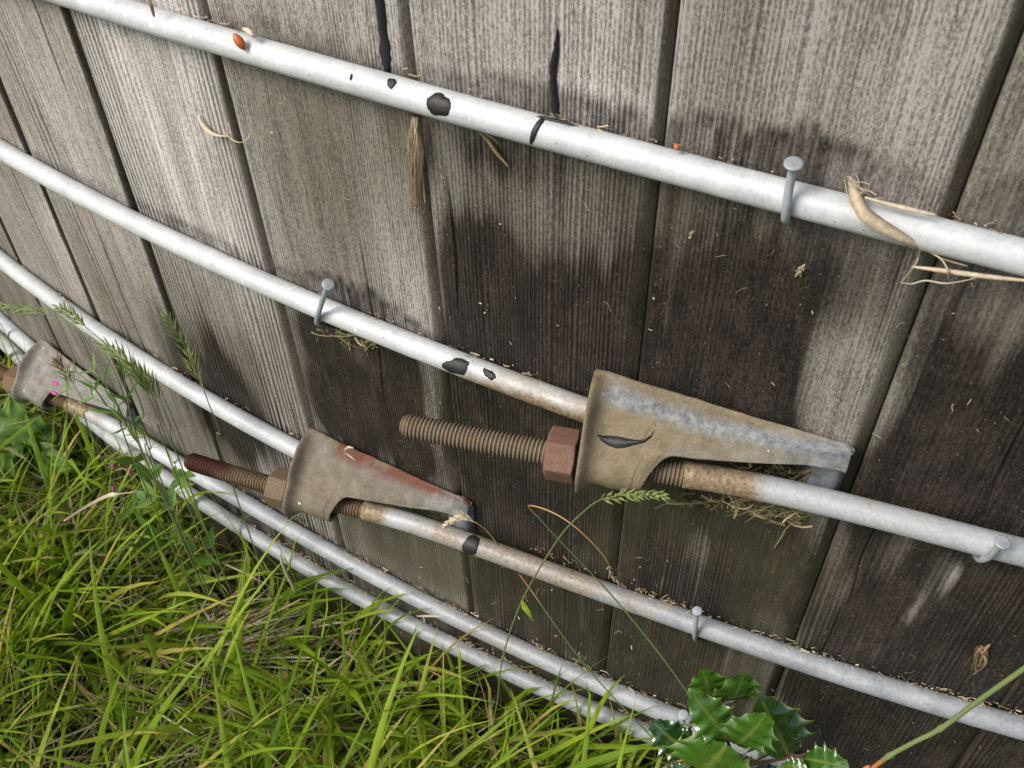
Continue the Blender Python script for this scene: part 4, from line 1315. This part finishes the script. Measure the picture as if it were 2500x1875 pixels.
# ------------------------------------------------------------------ holly
def holly():
    H = lambda x, y, n: Z3(x, y, n)
    root = ground_under(H(500, 1900, .05)); root[2] = 0
    e = empty('holly_seedling', tuple(root)); tag(e, 'young holly with glossy spiny dark green leaves at the foot of the staves', 'holly')
    leaves = [((440, 1490, .085), (235, 1235, .090), 0.36, 0.95, 0.1), ((335, 1235, .060), (292, 1100, .068), 0.52, 0.85, 0.3), ((405, 1275, .060), (545, 1130, .066), 0.46, 0.7, -0.4),
              ((470, 1515, .085), (655, 1375, .088), 0.46, 0.8, 0.0), ((800, 1585, .065), (655, 1280, .070), 0.42, 0.10, 0.2), ((425, 1520, .095), (235, 1720, .090), 0.52, 0.75, -0.2),
              ((225, 1575, .075), (-10, 1400, .080), 0.50, 0.05, 0.3), ((290, 1560, .090), (145, 1405, .085), 0.24, 0.15, 1.0), ((890, 1600, .070), (1140, 1650, .080), 0.40, 0.7, 0.3),
              ((905, 1650, .080), (750, 1645, .080), 0.38, 0.8, -0.2), ((470, 1600, .05), (640, 1700, .06), 0.4, 0.2, 0.1), ((180, 1640, .06), (30, 1720, .07), 0.4, 0.1, 0.1), ((600, 1640, .05), (760, 1760, .05), 0.42, 0.15, 0.0),
              ((500, 1850, .06), (300, 1900, .08), 0.42, 0.3, 0.1), ((500, 1950, .06), (720, 1960, .08), 0.42, 0.2, 0.0), ((500, 2050, .06), (330, 2120, .08), 0.4, 0.25, 0.2), ((500, 2150, .06), (680, 2200, .07), 0.4, 0.2, 0.1)]
    for i, (b, tp, wr, tint, roll) in enumerate(leaves):
        p, q = H(*b)-root, H(*tp)-root
        d = q-p; L = np.linalg.norm(d); d /= L
        nrm = -F_+np.array([0, 0, 0.35]); nrm -= d*(nrm@d); nrm /= np.linalg.norm(nrm)
        sd_ = np.cross(d, nrm)
        c, s = math.cos(roll), math.sin(roll)
        sd_, nrm = sd_*c+nrm*s, nrm*c-sd_*s
        na, nw = 56, 15
        v, vein, tn = [], [], []
        nsp = 4.5
        for a in range(na):
            t = a/(na-1)
            env = max(0.02, math.sin(math.pi*min(1, 0.03+0.96*t)**0.85))**0.75
            ph = (t*nsp+0.35) % 1.0
            spike = max(0.0, 1-abs(ph-0.5)/0.5)**3.5
            w = L*wr*0.72*env*(0.84+0.40*spike)
            wave = math.cos(2*math.pi*(t*nsp+0.35)+math.pi)
            for j in range(nw):
                x = -1+2*j/(nw-1)
                hgt = L*(0.10*math.sin(math.pi*t)*0.6-0.09*t*t+0.060*wave*abs(x)**2.0*env+0.02*abs(x)*env-0.05*abs(x)**2*env)
                hgt += L*0.014*math.sin(t*math.pi*nsp*2-abs(x)*4)*(1-abs(x))*abs(x)*2
                v.append(p+d*(L*t+L*0.05*spike*abs(x)**3)+sd_*x*w+nrm*hgt)
                vein.append(max(0.0, 1-abs(x)/0.13)*(1-0.5*t)*0.7+(0.55 if abs(x) > 0.985 else 0.0))
                tn.append(min(1, max(0, tint+0.15*(random.random()-0.5))))
        f = [(a*nw+j, a*nw+j+1, (a+1)*nw+j+1, (a+1)*nw+j) for a in range(na-1) for j in range(nw-1)]
        mesh_obj('leaf', v, f, M_HOLLY, e, True, {'vein': vein, 'tint': tn})
    tw = mat_plain('holly_twig', (0.13, 0.06, 0.035), 0.6)
    for st in ([root, H(500, 1860, .055), H(480, 1720, .06), H(450, 1560, .07), H(430, 1490, .078), H(360, 1320, .06), H(330, 1240, .058)], [H(470, 1690, .055), H(560, 1640, .06), H(700, 1615, .062), H(830, 1590, .064), H(930, 1570, .064)],
               [H(430, 1500, .075), H(410, 1400, .064), H(402, 1280, .058)], [H(450, 1560, .07), H(330, 1570, .07), H(225, 1575, .072)]):
        m = MB(); sp = spline([q-root for q in st], 7)
        tube(m, sp, [0.0016*(1.1-0.5*i/len(sp)) for i in range(len(sp))], 8); m.build('twig', tw, e)
holly()

# ------------------------------------------------------------------ straw and litter caught on the tank
def straw(label, pts, w, tint=0.75, cat='straw', name='straw', side=None):
    q = [px(x, y, n) for x, y, n in pts]
    base = q[0]
    m = MB(); sp = spline([p-base for p in q], 7)
    k = len(sp)
    ribbon(m, sp, [w*(0.35+0.65*math.sin(math.pi*(i+0.4)/k)) for i in range(k)], R_ if side is None else side, tint, 0.25)
    o = m.build(name, M_STRAW)
    o.location = tuple(base)
    sm = o.modifiers.new('body', 'SOLIDIFY'); sm.thickness = 0.0003
    return tag(o, label, cat)
straw('pale curled wood shaving stuck on the ridged stave', [(430, 248, .002), (433, 262, .004), (448, 280, .005), (470, 291, .005), (493, 294, .003)], 0.0030, 1.0)
straw('thin straw loop beside the pale curled shaving', [(485, 285, .002), (500, 300, .005), (518, 308, .006), (532, 303, .005), (541, 290, .002)], 0.0009, 0.9)
straw('upright bent straw crossing the thin loop', [(493, 264, .002), (500, 290, .005), (508, 310, .004), (516, 316, .002)], 0.0012, 0.7)
straw('brown straw sliver hanging below the uppermost hoop', [(1036, 286, .004), (1055, 305, .004), (1072, 330, .004), (1101, 362, .002)], 0.0018, 0.45)
straw('thin fork of straw beside the brown sliver', [(1040, 284, .004), (1060, 296, .004), (1078, 310, .002)], 0.0007, 0.6)
straw('long yellow straw lying under the uppermost hoop', [(1970, 576, .016), (2040, 585, .018), (2130, 597, .018), (2225, 607, .018)], 0.0022, 0.8, side=U_)
straw('flat straw resting along the top of the uppermost hoop', [(1868, 426, .014), (1920, 441, .014), (1975, 454, .014), (2024, 465, .013)], 0.0020, 0.85, side=U_)
straw('white thread looped below the uppermost hoop', [(1948, 611, .010), (1970, 613, .008), (2000, 606, .008), (2040, 612, .010), (2080, 607, .008), (2110, 600, .006)], 0.0006, 1.0, side=U_)
straw('pale chip of husk caught above the uppermost hoop', [(524, 62, .012), (533, 66, .014), (545, 73, .014), (556, 78, .012)], 0.0034, 1.0, side=U_)
straw('orange needle lying over the uppermost hoop', [(320, -6, .016), (326, 12, .019), (333, 36, .018)], 0.0020, 0.3)
straw('curled rootlet below the tan lug\'s hoop', [(1672, 1185, .002), (1688, 1160, .004), (1700, 1140, .005), (1720, 1128, .006)], 0.0010, 0.6)
straw('white splinter on the rusty-edged lug', [(744, 972, .050), (752, 966, .052), (764, 968, .051)], 0.0016, 1.0, side=U_)
straw('short straw on the rusty-edged lug', [(745, 978, .050), (756, 985, .052), (768, 996, .052)], 0.0011, 0.8)
straw('pale grass fibre lying across the two lowest hoops', [(900, 1331, .014), (925, 1331, .018), (955, 1332, .016)], 0.0018, 0.9, side=U_)
straw('dead leaf blade draped on the turf below the red threaded tip', [(140, 1125, .20), (190, 1095, .17), (240, 1070, .15), (295, 1062, .14)], 0.0040, 1.0, 'dead leaf', 'dead_blade')
straw('bleached blade hanging in the grass by the lowest hoop', [(605, 1195, .06), (612, 1225, .06), (626, 1255, .055), (640, 1285, .05)], 0.0032, 0.85, 'dead leaf', 'dead_blade')

def husk():
    pts = [px(x, y, n) for x, y, n in [(1836, 384, .006), (1846, 415, .014), (1866, 456, .021), (1895, 480, .022), (1927, 500, .0215), (1965, 522, .019), (1988, 534, .015)]]
    base = pts[0]; e = empty('dry_husk', tuple(base)); tag(e, 'frayed dry husk leaf draped over the uppermost hoop', 'dead leaf')
    m = MB(); sp = spline([p-base for p in pts], 6); k = len(sp)
    ribbon(m, sp, [0.0016+0.0046*math.sin(math.pi*(i/k)**0.8) for i in range(k)], U_*0.7+R_*0.7, 0.75, 0.3); o = m.build('blade', M_STRAW, e)
    o.modifiers.new('body', 'SOLIDIFY').thickness = 0.0004
    rs = np.random.default_rng(3)
    m = MB()
    for _ in range(9):
        a = px(1836+rs.normal(0, 6), 388+rs.normal(0, 5), .008); b = px(1850+rs.normal(0, 14), 402+rs.normal(0, 12), .014); c = px(1862+rs.normal(0, 16), 415+rs.normal(0, 14), .012)
        tube(m, [p-base for p in spline([a, b, c], 5)], 0.00022, 4, 0.85)
    for q in ([(1988, 534, .015), (1984, 555, .012), (1975, 575, .014), (1955, 600, .010), (1947, 610, .008)], [(1988, 534, .015), (2015, 548, .014), (2035, 562, .016), (2048, 585, .020), (2050, 604, .016)], [(2000, 540, .014), (2040, 560, .012), (2090, 575, .012)]):
        m2 = MB(); tube(m2, [p-base for p in spline([px(*z) for z in q], 6)], 0.00045, 5, 0.7); m2.build('fibre', M_STRAW, e)
    tag(m.build('fray', M_STRAW, e), kind='stuff')
husk()

def fibre_tuft(name, label, top, bottom, n, spread, seed, r=0.0004, tint=(0.3, 0.95), nn=0.006):
    rs = np.random.default_rng(seed)
    base = px(*top, nn); m = MB()
    for _ in range(n):
        k = rs.random()
        e_ = (top[0]+(bottom[0]-top[0])*k**0.6+rs.normal(0, spread), top[1]+(bottom[1]-top[1])*(0.35+0.65*k))
        mid = ((top[0]+e_[0])/2+rs.normal(0, spread*0.8), (top[1]+e_[1])/2+rs.normal(0, spread*0.5))
        sp = spline([px(top[0]+rs.normal(0, spread*0.5), top[1]+rs.normal(0, 4), nn), px(*mid, nn*(0.5+rs.random())), px(*e_, 0.0015+nn*0.5*rs.random())], 5)
        if rs.random() < 0.5: tube(m, [p-base for p in sp], r*(0.5+rs.random()), 4, tint[0]+(tint[1]-tint[0])*rs.random())
        else: ribbon(m, [p-base for p in sp], r*(2+3*rs.random()), R_, tint[0]+(tint[1]-tint[0])*rs.random(), 0.2)
    o = m.build(name, M_STRAW); o.location = tuple(base)
    return tag(o, label, 'dry fibres')
fibre_tuft('fibre_tuft', 'hanging tuft of dry bark fibres in the seam below the uppermost hoop', (893, 258), (903, 470), 46, 8, 1, 0.00024, (0.35, 1.0), .008)
fibre_tuft('fibre_knot', 'small knot of dry fibres on the dark stave', (1733, 578), (1716, 600), 10, 5, 2, 0.0003, (0.6, 1.0), .004)
fibre_tuft('fibre_wisp', 'tiny pink-white wisp of fibre on the dark stave', (1496, 500), (1487, 516), 5, 3, 3, 0.0003, (0.8, 1.0), .003)
fibre_tuft('root_fibres', 'curled grey rootlets on the blackened stave at the hoop\'s right', (2125, 1400), (2105, 1460), 10, 12, 4, 0.0005, (0.1, 0.5), .006)
def litter(name, label, x0, y0, x1, y1, n, sx, sy, nn, seed, ln=0.012, tint=(0.2, 0.8)):
    rs = np.random.default_rng(seed); base = px((x0+x1)/2, (y0+y1)/2, nn); m = MB()
    for _ in range(n):
        k = rs.random(); cx, cy = x0+(x1-x0)*k+rs.normal(0, sx), y0+(y1-y0)*k+rs.normal(0, sy)
        c = px(cx, cy, max(0.001, nn*rs.random()*1.2)); d = rs.normal(0, 1, 3); d /= np.linalg.norm(d)
        d = d*0.75+R_*rs.choice([-1, 1])*0.8
        L = ln*(0.4+rs.random()); s_ = rs.normal(0, 1, 3)
        sp = [outside(p, 0.0008) for p in bez(c-d*L/2, c+rs.normal(0, L*0.35, 3), c+d*L/2, 6)]
        ribbon(m, [p-base for p in sp], 0.0005+0.0016*rs.random()**2, s_, tint[0]+(tint[1]-tint[0])*rs.random(), 0.2)
    o = m.build(name, M_MOSS); o.location = tuple(base)
    return tag(o, label, 'plant litter', kind='stuff')
litter('moss_litter', 'clump of dry moss and grass hanging under the tan lug\'s rod', 1470, 1080, 1745, 1100, 80, 16, 6, .016, 1, 0.014, (0.15, 0.7))
litter('moss_litter', 'thicker wad of straw at the end of the tan lug', 1640, 1100, 1740, 1110, 70, 14, 6, .016, 5, 0.016, (0.3, 0.9))
litter('lug_litter', 'dry litter packed inside the mouth of the tan lug', 1600, 1020, 1740, 1024, 70, 14, 9, .010, 2, 0.010, (0.0, 0.6))
litter('lug_litter', 'dry litter packed inside the mouth of the rusty-edged lug', 860, 1110, 985, 1130, 50, 10, 6, .010, 3, 0.009, (0.0, 0.6))
litter('nail_litter', 'wisps of straw caught below the thin bent nail', 690, 715, 800, 745, 26, 14, 8, .008, 4, 0.014, (0.4, 0.9))

def hoop_litter(key, s_a, s_b, n, label, seed, tint=(0.3, 1.0)):
    rs = np.random.default_rng(seed); m = MB()
    for _ in range(n):
        s = s_a+(s_b-s_a)*rs.random()
        while float(vnoise(s*38+seed*11, 3.5, 45)) < 0.25+0.6*rs.random(): s = s_a+(s_b-s_a)*rs.random()
        z = hz(key, s)+RR*0.85+0.0022*rs.random()+0.003*rs.random()**4; nn = 0.001+0.0065*rs.random()
        L = 0.0010+0.008*rs.random()**4; d = np.array([math.cos(s/R), math.sin(s/R), 0])*rs.choice([-1, 1])+rs.normal(0, 0.3, 3); d /= np.linalg.norm(d)
        c = P(s, nn, z); up = rs.normal(0, 1, 3)
        sp = [c-d*L/2, c+rs.normal(0, L*0.1, 3), c+d*L/2]
        ribbon(m, sp, 0.0003+0.0008*rs.random()**2, up, tint[0]+(tint[1]-tint[0])*rs.random(), 0.2)
    tag(m.build('hoop_litter', M_STRAW), label, 'plant litter', kind='stuff')
hoop_litter('A', -0.25, 0.36, 110, 'chips of straw lodged along the top of the uppermost hoop', 1)
hoop_litter('B', -0.55, 0.09, 120, 'chips of straw lodged along the top of the hoop with the tan lug', 2)
hoop_litter('C', -0.60, -0.17, 110, 'chips of straw on the left run of the rusty-edged lug\'s hoop', 3)
hoop_litter('C', 0.06, 0.45, 340, 'chips of straw on the right run of the rusty-edged lug\'s hoop', 4)
hoop_litter('D', -0.30, 0.20, 420, 'straw crumbs lying along the second lowest hoop', 5)
hoop_litter('E', -0.30, 0.22, 520, 'straw crumbs lying along the lowest hoop', 6)

def wisps(name, label, n, x0, x1, y0, y1, seed, ln, tint, mat=None):
    rs = np.random.default_rng(seed); m = MB()
    for _ in range(n):
        c = px(x0+(x1-x0)*rs.random(), y0+(y1-y0)*rs.random(), 0.0016)
        d = R_*rs.normal(0, 1)+U_*rs.normal(0, 1); d /= np.linalg.norm(d)
        L = ln*(0.3+rs.random()); e_ = R_*rs.normal(0, 1)+U_*rs.normal(0, 1)
        sp = [outside(p, 0.0007) for p in bez(c-d*L/2, c+e_*L*0.3, c+d*L/2, 6)]
        if rs.random() < 0.6: tube(m, sp, 0.00008+0.00008*rs.random(), 4, tint[0]+(tint[1]-tint[0])*rs.random())
        else: ribbon(m, sp[:3], 0.0003+0.0005*rs.random(), e_, tint[0]+(tint[1]-tint[0])*rs.random(), 0.2)
    tag(m.build(name, mat or M_STRAW), label, 'plant litter', kind='stuff')
wisps('wood_fibres', 'tiny loose fibres stuck to the damp dark staves', 60, 860, 2180, 430, 1000, 51, 0.006, (0.6, 1.0))
wisps('wood_crumbs', 'crumbs and rootlets on the blackened foot of the staves', 110, 1080, 2210, 1330, 1640, 52, 0.006, (0.1, 0.8), M_MOSS)
wisps('wood_lint', 'fine lint on the pale staves under the uppermost hoop', 26, 420, 900, 120, 480, 53, 0.006, (0.7, 1.0))
wisps('sill_crumbs', 'crumbs between the two lowest hoops', 90, 700, 1450, 1180, 1540, 54, 0.006, (0.3, 1.0))

def seed_thing(name, label, p, d, L, r, mat, cat):
    m = MB(); p = np.asarray(p); d = np.asarray(d, float)/np.linalg.norm(d)
    ts = np.linspace(0, 1, 9)
    tube(m, [d*L*(t-0.5) for t in ts], [max(0.0002, r*math.sin(math.pi*(0.02+0.96*t))**0.7) for t in ts], 10)
    o = m.build(name, mat); o.location = tuple(p)
    return tag(o, label, cat)
seed_thing('bud_scale', 'rust-coloured bud scale lying on the uppermost hoop', px(517, 90, .0175), px(528, 105, .0175)-px(508, 76, .0175), 0.0105, 0.0028, M_ORANGE, 'bud scale')
seed_thing('berry', 'tiny orange berry resting on top of the uppermost hoop', px(1462, 317, .010), (1, 0, 0.3), 0.0034, 0.0017, M_ORANGE, 'berry')
